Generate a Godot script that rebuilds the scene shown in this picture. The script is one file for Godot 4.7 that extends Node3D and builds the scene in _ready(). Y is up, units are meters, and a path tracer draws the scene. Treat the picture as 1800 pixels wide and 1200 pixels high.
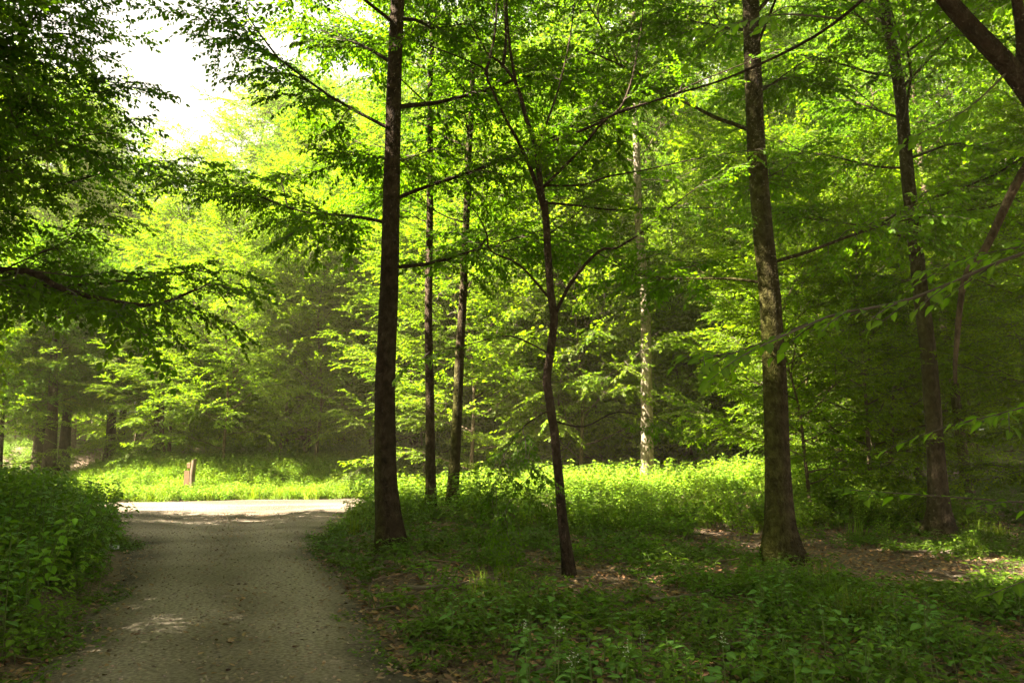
extends Node3D

# ---------------------------------------------------------------- helpers
var rng := RandomNumberGenerator.new()
var hills := FastNoiseLite.new()
var wobble := FastNoiseLite.new()
var M := {}
var boughs := {}
var counts := {}

func rnd(a: float, b: float) -> float:
	return rng.randf_range(a, b)

func add_tri(A: Dictionary, a: Vector3, b: Vector3, c: Vector3, na: Vector3, nb: Vector3, nc: Vector3, ca: Color, cb: Color, cc: Color) -> void:
	if (c - a).cross(b - a).dot(na + nb + nc) < 0.0:
		var t := b; b = c; c = t
		t = nb; nb = nc; nc = t
		var tc := cb; cb = cc; cc = tc
	A.v.append(a); A.v.append(b); A.v.append(c)
	A.n.append(na); A.n.append(nb); A.n.append(nc)
	A.c.append(ca); A.c.append(cb); A.c.append(cc)

func arrays() -> Dictionary:
	return {"v": PackedVector3Array(), "n": PackedVector3Array(), "c": PackedColorArray()}

func commit(A: Dictionary, mesh: ArrayMesh, material: Material) -> ArrayMesh:
	if mesh == null:
		mesh = ArrayMesh.new()
	if A.v.size() == 0:
		return mesh
	var s := []
	s.resize(Mesh.ARRAY_MAX)
	s[Mesh.ARRAY_VERTEX] = A.v
	s[Mesh.ARRAY_NORMAL] = A.n
	s[Mesh.ARRAY_COLOR] = A.c
	mesh.add_surface_from_arrays(Mesh.PRIMITIVE_TRIANGLES, s)
	mesh.surface_set_material(mesh.get_surface_count() - 1, material)
	return mesh

func numbered(called: String) -> String:
	var n: int = counts.get(called, 0)
	counts[called] = n + 1
	return called if n == 0 else "%s_%03d" % [called, n]

func tag(o: Node, label: String, category: String, group := "", kind := "") -> void:
	if label: o.set_meta("label", label)
	if category: o.set_meta("category", category)
	if group: o.set_meta("group", group)
	if kind: o.set_meta("kind", kind)

func thing(called: String, at: Vector3, label: String, category: String, group := "") -> Node3D:
	var o := Node3D.new()
	o.name = numbered(called)
	add_child(o)
	o.position = at
	tag(o, label, category, group)
	return o

func part(called: String, mesh: Mesh, parent: Node) -> MeshInstance3D:
	var o := MeshInstance3D.new()
	o.name = called
	o.mesh = mesh
	parent.add_child(o, true)
	return o

func copies_of(called: String, mesh: Mesh, spots: Array, tints: PackedColorArray, parent: Node) -> MultiMeshInstance3D:
	var mm := MultiMesh.new()
	mm.transform_format = MultiMesh.TRANSFORM_3D
	mm.use_colors = true
	mm.mesh = mesh
	mm.instance_count = spots.size()
	for i in spots.size():
		mm.set_instance_transform(i, spots[i])
		mm.set_instance_color(i, tints[i])
	var o := MultiMeshInstance3D.new()
	o.name = called
	o.multimesh = mm
	parent.add_child(o, true)
	return o

func frame_along(d: Vector3, up := Vector3.UP) -> Basis:
	# x along d, y as near to up as can be
	var x := d.normalized()
	if absf(x.dot(up)) > 0.98:
		up = Vector3.RIGHT
	var z := x.cross(up).normalized()
	var y := z.cross(x).normalized()
	return Basis(x, y, z)

# a tapered tube through points, with a wavy, ridged skin for trunks
func tube(A: Dictionary, p: PackedVector3Array, r: PackedFloat32Array, sides: int, rough := 0.0, tint: Variant = null, seedv := 0.0) -> void:
	var rings := []
	var dirs := []
	var cols := []
	var side := Vector3.ZERO
	for i in p.size():
		var d := (p[mini(i + 1, p.size() - 1)] - p[maxi(i - 1, 0)]).normalized()
		if i == 0:
			side = d.cross(Vector3(0.13, 0.2, 1.0)).normalized() if absf(d.z) < 0.9 else d.cross(Vector3.UP).normalized()
		side = (side - d * side.dot(d)).normalized()
		var other := d.cross(side)
		var ring := PackedVector3Array()
		var nd := PackedVector3Array()
		var cl := PackedColorArray()
		for k in sides:
			var a := TAU * k / sides
			var out := side * cos(a) + other * sin(a)
			var rr := r[i]
			if rough > 0.0:
				rr *= 1.0 + rough * (1.0 + 5.0 * exp(-maxf(p[i].y, 0.0) / 0.25)) * (0.6 * sin(a * 3.0 + seedv + p[i].y * 0.25) + 0.4 * sin(a * 7.0 + seedv * 2.0 - p[i].y * 0.5)) + rough * 0.9 * wobble.get_noise_3d(out.x * 3.0 + seedv, p[i].y * 2.2, out.z * 3.0)
			ring.append(p[i] + out * rr)
			nd.append(out)
			cl.append(tint.call(p[i] + out * rr, out) if tint != null else Color.WHITE)
		rings.append(ring); dirs.append(nd); cols.append(cl)
	for i in p.size() - 1:
		for k in sides:
			var k2 := (k + 1) % sides
			add_tri(A, rings[i][k], rings[i][k2], rings[i + 1][k], dirs[i][k], dirs[i][k2], dirs[i + 1][k], cols[i][k], cols[i][k2], cols[i + 1][k])
			add_tri(A, rings[i][k2], rings[i + 1][k2], rings[i + 1][k], dirs[i][k2], dirs[i + 1][k2], dirs[i + 1][k], cols[i][k2], cols[i + 1][k2], cols[i + 1][k])

# one folded leaf of four triangles: base at o, along x, flat across z
func add_leaf(A: Dictionary, o: Vector3, b: Basis, length: float, width: float, tone: float, fold := 0.18, curl := 0.12) -> void:
	var w := width * 0.5
	var c := Color(tone * rnd(0.92, 1.0), tone, tone * rnd(0.7, 1.0))
	var root := o
	var tip := o + b * Vector3(length, -curl * length, 0)
	for s in [-1.0, 1.0]:
		var e1 := o + b * Vector3(length * 0.28, fold * w, s * w * 0.92)
		var e2 := o + b * Vector3(length * 0.66, fold * w * 0.7 - curl * length * 0.4, s * w * 0.8)
		var n: Vector3 = b * Vector3(0.08, 1.0, -s * fold * 1.4).normalized()
		add_tri(A, root, e1, e2, n, n, n, c, c, c)
		add_tri(A, root, e2, tip, n, n, n, c, c, c)

# a leafy bough of length about one: a twig with side twigs in one plane, leaves along all of them
func make_bough(sd: int, leaf: float, density: float, loose: float, leaf_mat: Material) -> ArrayMesh:
	rng.seed = sd
	var W := arrays()
	var L := arrays()
	var twigs := []
	var p := PackedVector3Array()
	var bend := rnd(-0.25, 0.25)
	var sag := rnd(0.05, 0.22)
	for i in 7:
		var t := i / 6.0
		p.append(Vector3(t, 0.03 * sin(t * 9.0 + sd) - sag * t * t, bend * t * t + 0.02 * sin(t * 11.0 + sd)))
	twigs.append(p)
	var n := 11
	for i in n:
		var t := clampf(0.1 + 0.86 * i / (n - 1.0) + rnd(-0.04, 0.04), 0.05, 0.98)
		var s := 1.0 if i % 2 == 0 else -1.0
		var at := p[int(t * 6.0)].lerp(p[mini(int(t * 6.0) + 1, 6)], fposmod(t * 6.0, 1.0))
		var len := (0.44 * sin(PI * (0.2 + 0.68 * t))) * rnd(0.4, 1.25)
		var ang := rnd(0.5, 1.25)
		var roll := rnd(-0.55, 0.55) * loose
		var d := Vector3(cos(ang), sin(ang) * sin(roll) - 0.08 * loose, s * sin(ang) * cos(roll)).normalized()
		var q := PackedVector3Array()
		for k in 4:
			var u := k / 3.0
			q.append(at + d * len * u + Vector3(0.1 * u * u * len, (-0.16 + 0.2 * sin(i * 2.3 + sd)) * u * u * len, 0.12 * sin(i * 1.7 + sd) * u * u * len))
		twigs.append(q)
	for j in twigs.size():
		var q: PackedVector3Array = twigs[j]
		var r := PackedFloat32Array()
		for i in q.size():
			r.append((0.0095 if j == 0 else 0.0042) * (1.0 - 0.8 * i / (q.size() - 1.0)))
		tube(W, q, r, 3)
		var total := 0.0
		for i in q.size() - 1:
			total += q[i].distance_to(q[i + 1])
		var step := leaf * 0.62 / density
		var m := int(total / step)
		for i in m + 1:
			var t := (i + rnd(0.2, 0.9)) / (m + 1.0)
			if j == 0 and t < 0.25:
				continue
			var f := t * (q.size() - 1)
			var a := q[int(f)].lerp(q[mini(int(f) + 1, q.size() - 1)], f - int(f))
			var d := (q[mini(int(f) + 1, q.size() - 1)] - q[int(f)]).normalized()
			var s := 1.0 if i % 2 == 0 else -1.0
			var turn := Basis(Vector3.UP, -s * rnd(0.55, 1.15)) * d
			turn.y += rnd(-0.45, 0.22) * loose
			var b := frame_along(turn, (Vector3.UP + Vector3(rnd(-1, 1), 0, rnd(-1, 1)) * 0.5 * loose).normalized())
			var l := leaf * rnd(0.5, 1.25)
			add_leaf(L, a, b, l, l * rnd(0.48, 0.7), rnd(0.55, 1.0), rnd(0.05, 0.4), rnd(-0.05, 0.3))
		var e := q[q.size() - 1]
		var bd := frame_along((e - q[q.size() - 2]) + Vector3(0, rnd(-0.05, 0.02), 0))
		add_leaf(L, e, bd, leaf, leaf * 0.58, rnd(0.7, 1.0))
	var mesh := commit(L, null, leaf_mat)
	return commit(W, mesh, M.twig)

# ---------------------------------------------------------------- trees
# boughs set along a limb
func leaf_limb(path: PackedVector3Array, spots: Array, tints: PackedColorArray, base: Color, o: Dictionary, up_bias := 0.0) -> void:
	var total := 0.0
	for i in path.size() - 1:
		total += path[i].distance_to(path[i + 1])
	var size: float = o.get("bough", 1.4)
	var gap: float = o.get("gap", 0.26)
	var n := maxi(2, int(total / gap))
	var from: float = o.get("bare", 0.22)
	for i in n:
		var t := from + (1.0 - from) * (i + 0.5 + rnd(-0.3, 0.3)) / n
		var f := clampf(t, 0.0, 0.999) * (path.size() - 1)
		var at := path[int(f)].lerp(path[int(f) + 1], f - int(f))
		var d := (path[int(f) + 1] - path[int(f)]).normalized()
		var flat := Vector3(d.x, d.y * 0.45, d.z)
		if flat.length() < 0.2:
			flat = Vector3(rnd(-1, 1), 0.1, rnd(-1, 1))
		var s := 1.0 if i % 2 == 0 else -1.0
		var dir := Basis(Vector3.UP, s * rnd(0.45, 1.25)) * flat.normalized()
		dir.y += rnd(-1.0, 0.8) * o.get("tilt", 0.45) + up_bias
		var b := frame_along(dir, (Vector3.UP + Vector3(rnd(-1, 1), 0, rnd(-1, 1)) * o.get("tilt", 0.45)).normalized())
		var sc := size * (1.0 - 0.45 * t) * rnd(0.75, 1.25)
		spots.append(Transform3D(Basis(b.x * sc, b.y * sc, b.z * sc), at))
		var k := rnd(0.68, 1.18)
		tints.append(Color(base.r * k * rnd(0.9, 1.12), base.g * k, base.b * k * rnd(0.8, 1.2)))
	var e := path[path.size() - 1]
	var be := frame_along(e - path[path.size() - 2] + Vector3(0, -0.02, 0))
	var se := size * 0.75
	spots.append(Transform3D(Basis(be.x * se, be.y * se, be.z * se), e))
	tints.append(base)

func limb_path(at: Vector3, dir: Vector3, length: float, rise: float, n := 7) -> PackedVector3Array:
	var p := PackedVector3Array()
	var ph := rnd(0, TAU)
	var side := dir.cross(Vector3.UP).normalized()
	var wig := rnd(0.05, 0.13) * length
	for i in n:
		var t := i / (n - 1.0)
		p.append(at + dir * length * t + Vector3.UP * rise * length * t * t + side * wig * sin(ph + t * 5.0) * t + Vector3.UP * wig * 0.6 * sin(ph * 2.0 + t * 6.0) * t)
	return p

func along(path: PackedVector3Array, y: float) -> Array:
	# point and progress where a path passes height y
	for i in path.size() - 1:
		if path[i + 1].y >= y:
			var t := (y - path[i].y) / maxf(path[i + 1].y - path[i].y, 0.001)
			return [path[i].lerp(path[i + 1], clampf(t, 0, 1)), (i + clampf(t, 0, 1)) / (path.size() - 1.0)]
	return [path[path.size() - 1], 1.0]

# grows limbs and boughs on a trunk path in the tree's own axes; fills the node with trunk, limbs and crown
func grow(root: Node3D, path: PackedVector3Array, radius: PackedFloat32Array, o: Dictionary) -> void:
	rng.seed = o.seed
	var A := arrays()
	var sd: float = o.seed * 1.7
	var moss: float = o.get("moss", 0.3)
	var bark: Color = o.get("bark", Color(0.5, 0.44, 0.36))
	var moss_dir: Vector3 = o.get("moss_dir", Vector3(-0.8, 0, 0.4))
	var tint := func(q: Vector3, nrm: Vector3) -> Color:
		var h := wobble.get_noise_3d(q.x * 2.0 + sd, q.y * 0.7, q.z * 2.0) * 0.9
		var m := clampf(moss * 1.3 - 0.1 * q.y + 0.6 * nrm.dot(moss_dir) + h * 0.9 - 0.35, 0.0, 1.0)
		var c := bark * (0.85 + 0.3 * wobble.get_noise_3d(q.x * 5.0, q.y * 1.6 + sd, q.z * 5.0))
		return c.lerp(Color(0.36, 0.48, 0.07), m * 0.85)
	tube(A, path, radius, o.get("sides", 14), o.get("rough", 0.05), tint, sd)
	part("trunk", commit(A, null, M.bark), root)
	var spots := []
	var tints := PackedColorArray()
	var base: Color = o.tint
	var top: float = path[path.size() - 1].y
	var h0: float = o.h0
	var n: int = o.n
	var longest: float = o.reach
	var az: float = o.get("az", rnd(0, TAU))
	var wood := arrays()
	var skip: Array = o.get("skip", [])
	for i in n:
		var t := pow((i + rnd(0.0, 0.8)) / n, o.get("spread", 0.9))
		var y := lerpf(h0, top * 0.985, t)
		var hit := along(path, y)
		az += 2.4 + rnd(-0.5, 0.5)
		var el: float = lerpf(o.get("el0", 0.4), o.get("el1", 1.1), t) + rnd(-0.12, 0.12)
		var length: float = longest * (0.3 + 0.7 * sin(PI * clampf(0.28 + 0.62 * t, 0, 1))) * rnd(0.7, 1.1) * (1.0 - 0.55 * t * t)
		var dir := Vector3(cos(az) * cos(el), sin(el), sin(az) * cos(el))
		var no := false
		for sk in skip:
			if y > sk[0] and y < sk[1] and Vector2(cos(az), sin(az)).dot(sk[2]) > sk[3]:
				no = true
		if no:
			continue
		var q := limb_path(hit[0], dir, length, o.get("rise", 0.02))
		var r := PackedFloat32Array()
		var r0: float = clampf(length * 0.0085, 0.008, 0.05)
		for k in q.size():
			r.append(r0 * (1.0 - 0.85 * k / (q.size() - 1.0)))
		if o.get("limbs", false):
			var one := arrays()
			tube(one, q, r, 6, 0.0, tint)
			part("branch", commit(one, null, M.bark), root)
		else:
			tube(wood, q, r, 5, 0.0, tint)
		leaf_limb(q, spots, tints, base, o)
		for fork in o.get("forks", 2):
			var f := clampf(rnd(0.25, 0.7), 0, 0.99) * (q.size() - 1)
			var root_at := q[int(f)].lerp(q[int(f) + 1], f - int(f))
			var fd := (q[int(f) + 1] - q[int(f)]).normalized()
			fd = Basis(Vector3.UP, rnd(0.4, 0.9) * (1.0 if fork % 2 else -1.0)) * fd
			fd.y += rnd(-0.25, 0.45)
			var fq := limb_path(root_at, fd.normalized(), length * rnd(0.35, 0.6), o.get("rise", 0.02), 5)
			var fr := PackedFloat32Array()
			for k in fq.size():
				fr.append(r0 * 0.55 * (1.0 - 0.85 * k / (fq.size() - 1.0)))
			tube(wood, fq, fr, 4, 0.0, tint)
			leaf_limb(fq, spots, tints, base, o)
	for extra in o.get("extra", []):
		# hand-set limbs: [points, first radius, leafy]
		var one := arrays()
		var q := PackedVector3Array(extra[0])
		var fine := PackedVector3Array()
		for i in q.size() - 1:
			for k in 4:
				var u := k / 4.0
				var a0 := q[maxi(i - 1, 0)]
				var a3 := q[mini(i + 2, q.size() - 1)]
				fine.append(q[i].cubic_interpolate(q[i + 1], a0, a3, u))
		fine.append(q[q.size() - 1])
		var r := PackedFloat32Array()
		for k in fine.size():
			r.append(extra[1] * (1.0 - 0.8 * k / (fine.size() - 1.0)))
		tube(one, fine, r, 8, 0.06, tint, sd)
		part("branch", commit(one, null, M.bark), root)
		if extra[2] > 0.0:
			var oo := o.duplicate()
			oo.gap = extra[2]
			oo.bough = o.get("extra_bough", o.get("bough", 1.4))
			leaf_limb(fine, spots, tints, base, oo)
	if wood.v.size() > 0:
		part("limbs", commit(wood, null, M.bark), root).set_meta("kind", "stuff")
	var kinds: Array = boughs[o.get("leaves", "beech")]
	var by := []
	var ct := []
	for k in kinds.size():
		by.append([]); ct.append(PackedColorArray())
	for i in spots.size():
		var k := rng.randi() % kinds.size()
		by[k].append(spots[i]); ct[k].append(tints[i])
	for k in kinds.size():
		if by[k].size() > 0:
			copies_of("crown", kinds[k], by[k], ct[k], root).set_meta("kind", "stuff")

func trunk_path(points: Array, r0: float, r1: float, flare := 1.5, rows := 30) -> Array:
	# points: [height, x, z] offsets from the base
	var p := PackedVector3Array()
	var r := PackedFloat32Array()
	var top: float = points[points.size() - 1][0]
	for i in rows:
		var u := i / (rows - 1.0)
		var y := -0.25 + (top + 0.25) * pow(u, 1.25)
		var k := 0
		while k < points.size() - 2 and y > points[k + 1][0]:
			k += 1
		var t := clampf((y - points[k][0]) / (points[k + 1][0] - points[k][0]), -0.2, 1.0)
		t = t if y < 0 else lerpf(t, t * t * (3.0 - 2.0 * t), 0.5)
		p.append(Vector3(lerpf(points[k][1], points[k + 1][1], t), y, lerpf(points[k][2], points[k + 1][2], t)))
		var b := clampf(y / top, 0, 1)
		r.append(lerpf(r0, r1, pow(b, 0.8)) * (1.0 + (flare - 1.0) * exp(-maxf(y, 0.0) / 0.35)))
	return [p, r]

func straight(h: float, r: float, lean := 0.25, flare := 1.5, rows := 22) -> Array:
	var a := rnd(0, TAU)
	return trunk_path([[0.0, 0.0, 0.0], [h * 0.3, rnd(-lean, lean) * 0.4, rnd(-lean, lean) * 0.4], [h * 0.65, rnd(-lean, lean), rnd(-lean, lean)], [h, cos(a) * lean * 1.6, sin(a) * lean * 1.6]], r, r * 0.12, flare, rows)

# ---------------------------------------------------------------- the lie of the land
var track := PackedVector2Array([Vector2(-0.8, 6), Vector2(-1.4, 0), Vector2(-1.75, -5), Vector2(-2.7, -8), Vector2(-4.2, -12), Vector2(-6.1, -17), Vector2(-7.5, -22)])
var lane := PackedVector2Array([Vector2(-44, -16), Vector2(-30, -18.5), Vector2(-20, -20.5), Vector2(-12, -21.8), Vector2(-6.0, -23.2), Vector2(0, -26.3), Vector2(8, -31.5), Vector2(20, -40), Vector2(40, -52)])
var path_in := PackedVector2Array([Vector2(-13, -23), Vector2(-16.5, -27), Vector2(-19.5, -33), Vector2(-23, -44), Vector2(-30, -62)])

func to_line(p: Vector2, line: PackedVector2Array) -> float:
	var best := 1e9
	for i in line.size() - 1:
		best = minf(best, p.distance_to(Geometry2D.get_closest_point_to_segment(p, line[i], line[i + 1])))
	return best

func road_in(x: float, z: float) -> float:
	# metres inside the road's edge, below zero outside
	var p := Vector2(x, z)
	var w1 := 1.32 + 1.7 * smoothstep(-12.0, -20.0, z)
	var d1 := w1 - to_line(p, track)
	var d2 := 2.55 - to_line(p, lane)
	var d3 := 0.75 - to_line(p, path_in)
	var h := clampf(0.5 + 0.5 * (d1 - d2) / 1.6, 0, 1)
	var d := lerpf(d2, d1, h) + 1.6 * h * (1.0 - h)
	return maxf(d, d3) + 0.16 * hills.get_noise_2d(x * 6.0, z * 6.0)

func ground(x: float, z: float) -> float:
	var inside := road_in(x, z)
	var off := smoothstep(0.2, -3.0, inside)
	var h := 0.22 * hills.get_noise_2d(x, z) * off
	h += 0.1 * smoothstep(0.1, -0.7, inside)
	# the bank left of the track
	h += 0.42 * smoothstep(0.3, -2.2, inside) * smoothstep(-0.5, -3.5, x + 0.12 * z) * smoothstep(-19.5, -15.0, z)
	# the wood beyond the lane rises
	var back := -z - 25.5 - 0.35 * (x + 12.0) * smoothstep(-12.0, 0.0, x)
	h += 0.95 * smoothstep(0.0, 4.5, back) * off + 0.05 * maxf(back - 8.0, 0.0)
	# the clearing on the right of the track
	h += 0.52 * smoothstep(-13.0, -21.0, z) * smoothstep(-2.5, 1.5, x) * smoothstep(16.0, 8.0, x) * off
	return h

func sheet(x0: float, x1: float, z0: float, z1: float, cell: float, height: Callable, keep: Callable, material: Material, shade: Variant = null) -> ArrayMesh:
	var nx := int((x1 - x0) / cell)
	var nz := int((z1 - z0) / cell)
	var hs := PackedFloat32Array()
	var ks := PackedByteArray()
	for j in nz + 1:
		for i in nx + 1:
			var x := x0 + i * cell
			var z := z0 + j * cell
			hs.append(height.call(x, z))
			ks.append(1 if keep.call(x, z) else 0)
	var v := PackedVector3Array()
	var n := PackedVector3Array()
	var cs := PackedColorArray()
	var idx := PackedInt32Array()
	for j in nz + 1:
		for i in nx + 1:
			v.append(Vector3(x0 + i * cell, hs[j * (nx + 1) + i], z0 + j * cell))
			var a := hs[j * (nx + 1) + mini(i + 1, nx)] - hs[j * (nx + 1) + maxi(i - 1, 0)]
			var b := hs[mini(j + 1, nz) * (nx + 1) + i] - hs[maxi(j - 1, 0) * (nx + 1) + i]
			n.append(Vector3(-a, 2.0 * cell, -b).normalized())
			if shade != null:
				cs.append(shade.call(x0 + i * cell, z0 + j * cell))
	for j in nz:
		for i in nx:
			var k := j * (nx + 1) + i
			if ks[k] + ks[k + 1] + ks[k + nx + 1] + ks[k + nx + 2] == 0:
				continue
			for t in [k, k + 1, k + nx + 2, k, k + nx + 2, k + nx + 1]:
				idx.append(t)
	var s := []
	s.resize(Mesh.ARRAY_MAX)
	s[Mesh.ARRAY_VERTEX] = v
	s[Mesh.ARRAY_NORMAL] = n
	s[Mesh.ARRAY_INDEX] = idx
	if shade != null:
		s[Mesh.ARRAY_COLOR] = cs
	var mesh := ArrayMesh.new()
	mesh.add_surface_from_arrays(Mesh.PRIMITIVE_TRIANGLES, s)
	mesh.surface_set_material(0, material)
	return mesh

# ---------------------------------------------------------------- materials
func ramp(stops: Array) -> Gradient:
	var g := Gradient.new()
	var o := PackedFloat32Array()
	var c := PackedColorArray()
	for s in stops:
		o.append(s[0])
		c.append((s[1] as Color).linear_to_srgb())
	g.offsets = o
	g.colors = c
	return g

func noise_tex(size: int, freq: float, sd: int, colors: Gradient, oct := 5, kind := FastNoiseLite.TYPE_SIMPLEX_SMOOTH) -> NoiseTexture2D:
	var n := FastNoiseLite.new()
	n.noise_type = kind
	n.seed = sd
	n.frequency = freq
	n.fractal_octaves = oct
	n.fractal_gain = 0.6
	var t := NoiseTexture2D.new()
	t.width = size
	t.height = size
	t.seamless = true
	t.generate_mipmaps = false
	t.noise = n
	if colors:
		t.color_ramp = colors
	return t

func bark_relief() -> NoiseTexture2D:
	var t := noise_tex(512, 0.035, 4, null, 3, FastNoiseLite.TYPE_CELLULAR)
	var n := t.noise as FastNoiseLite
	n.cellular_return_type = FastNoiseLite.RETURN_DISTANCE2_SUB
	n.cellular_jitter = 1.0
	n.domain_warp_enabled = true
	n.domain_warp_amplitude = 12.0
	n.domain_warp_frequency = 0.03
	return t

func leaf_material(rough: float, glow: Color) -> StandardMaterial3D:
	var m := StandardMaterial3D.new()
	m.vertex_color_use_as_albedo = true
	m.cull_mode = BaseMaterial3D.CULL_DISABLED
	m.roughness = rough
	m.metallic_specular = 0.35
	m.backlight_enabled = true
	m.backlight = glow
	return m

func make_materials() -> void:
	M.leaf = leaf_material(0.5, Color(1.15, 1.2, 0.55))
	M.herb = leaf_material(0.6, Color(0.9, 0.9, 0.5))
	var tw := StandardMaterial3D.new()
	tw.albedo_color = Color(0.07, 0.052, 0.04).linear_to_srgb()
	tw.roughness = 0.9
	M.twig = tw
	var b := StandardMaterial3D.new()
	b.vertex_color_use_as_albedo = true
	b.roughness = 0.92
	b.metallic_specular = 0.25
	b.albedo_texture = noise_tex(512, 0.012, 3, ramp([[0.0, Color(0.05, 0.042, 0.035)], [0.4, Color(0.15, 0.12, 0.095)], [0.62, Color(0.24, 0.2, 0.16)], [1.0, Color(0.42, 0.38, 0.31)]]), 6)
	b.heightmap_enabled = true
	b.heightmap_texture = bark_relief()
	b.heightmap_scale = 4.0
	b.uv1_triplanar = true
	b.uv1_world_triplanar = true
	b.uv1_scale = Vector3(1.5, 0.75, 1.5)
	M.bark = b
	var g := StandardMaterial3D.new()
	g.albedo_texture = noise_tex(1024, 0.02, 7, ramp([[0.0, Color(0.03, 0.021, 0.014)], [0.45, Color(0.085, 0.055, 0.034)], [0.7, Color(0.16, 0.1, 0.058)], [1.0, Color(0.27, 0.18, 0.1)]]), 6)
	g.roughness = 0.95
	g.heightmap_enabled = true
	g.heightmap_texture = noise_tex(512, 0.05, 9, null, 5)
	g.heightmap_scale = 3.0
	g.uv1_triplanar = true
	g.uv1_world_triplanar = true
	g.uv1_scale = Vector3(0.5, 0.5, 0.5)
	M.ground = g
	var r := StandardMaterial3D.new()
	r.albedo_texture = noise_tex(1024, 0.03, 17, ramp([[0.0, Color(0.1, 0.078, 0.06)], [0.4, Color(0.22, 0.178, 0.14)], [0.6, Color(0.3, 0.25, 0.2)], [1.0, Color(0.46, 0.4, 0.33)]]), 6)
	r.roughness = 0.95
	r.heightmap_enabled = true
	r.heightmap_texture = noise_tex(1024, 0.14, 19, null, 3)
	r.heightmap_scale = 1.3
	r.uv1_triplanar = true
	r.uv1_world_triplanar = true
	r.uv1_scale = Vector3(0.6, 0.6, 0.6)
	r.vertex_color_use_as_albedo = true
	M.road = r
	var st := StandardMaterial3D.new()
	st.vertex_color_use_as_albedo = true
	st.roughness = 0.9
	M.stone = st
	var dl := StandardMaterial3D.new()
	dl.vertex_color_use_as_albedo = true
	dl.cull_mode = BaseMaterial3D.CULL_DISABLED
	dl.roughness = 0.8
	M.litter = dl
	var wd := StandardMaterial3D.new()
	wd.vertex_color_use_as_albedo = true
	wd.albedo_texture = noise_tex(256, 0.03, 23, ramp([[0.0, Color(0.3, 0.28, 0.26)], [0.5, Color(0.7, 0.68, 0.65)], [1.0, Color(1, 1, 1)]]), 5)
	wd.uv1_triplanar = true
	wd.uv1_scale = Vector3(9, 1.2, 9)
	wd.roughness = 0.9
	wd.heightmap_enabled = true
	wd.heightmap_texture = wd.albedo_texture
	wd.heightmap_scale = 0.8
	M.wood = wd

# ---------------------------------------------------------------- herbs
func make_clump(sd: int, stems: int, tall: float, wide: float, leaf: float, pairs: int, droop: float) -> ArrayMesh:
	rng.seed = sd
	var L := arrays()
	var W := arrays()
	for s in stems:
		var a := rnd(0, TAU)
		var rr := wide * sqrt(rng.randf())
		var foot := Vector3(cos(a) * rr * 0.6, 0, sin(a) * rr * 0.6)
		var h := tall * rnd(0.55, 1.0)
		var lean := Vector3(cos(a), 0, sin(a)) * rr * 0.6 + Vector3(rnd(-0.05, 0.05), 0, rnd(-0.05, 0.05))
		var p := PackedVector3Array([foot - Vector3(0, 0.04, 0), foot + Vector3(0, h * 0.5, 0) + lean * 0.3, foot + Vector3(0, h, 0) + lean])
		tube(W, p, PackedFloat32Array([0.004, 0.003, 0.0015]), 3)
		var az := rnd(0, TAU)
		for i in pairs:
			var t := 0.25 + 0.75 * (i + 0.6) / pairs
			var at := p[1].lerp(p[2], t * 2.0 - 1.0) if t > 0.5 else p[0].lerp(p[1], t * 2.0)
			az += 1.45 + rnd(-0.3, 0.3)
			for k in 2:
				var d := Vector3(cos(az + PI * k), rnd(-0.35, 0.3) - droop, sin(az + PI * k))
				var l := leaf * rnd(0.7, 1.2) * (1.15 - 0.45 * t)
				add_leaf(L, at + d * 0.01, frame_along(d, (Vector3.UP + Vector3(rnd(-1, 1), 0, rnd(-1, 1)) * 0.3).normalized()), l, l * rnd(0.55, 0.72), rnd(0.6, 1.0), 0.2, 0.2)
	return commit(W, commit(L, null, M.herb), M.stalk)

func make_grass(sd: int, blades: int, tall: float, wide: float) -> ArrayMesh:
	rng.seed = sd
	var L := arrays()
	for s in blades:
		var a := rnd(0, TAU)
		var foot := Vector3(cos(a), 0, sin(a)) * wide * sqrt(rng.randf())
		var b := rnd(0, TAU)
		var d := Vector3(cos(b), 0, sin(b))
		var side := d.cross(Vector3.UP) * rnd(0.0025, 0.005)
		var h := tall * rnd(0.5, 1.0)
		var tone := rnd(0.6, 1.0)
		var c := Color(tone, tone, tone)
		var q := [foot, foot + d * h * 0.15 + Vector3(0, h * 0.6, 0), foot + d * h * rnd(0.3, 0.6) + Vector3(0, h * rnd(0.75, 1.0), 0)]
		var n := (d * -0.5 + Vector3.UP).normalized()
		add_tri(L, q[0] - side, q[0] + side, q[1] - side, n, n, n, c, c, c)
		add_tri(L, q[0] + side, q[1] + side, q[1] - side, n, n, n, c, c, c)
		add_tri(L, q[1] - side, q[1] + side, q[2], n, n, n, c, c, c)
	return commit(L, null, M.herb)

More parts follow.
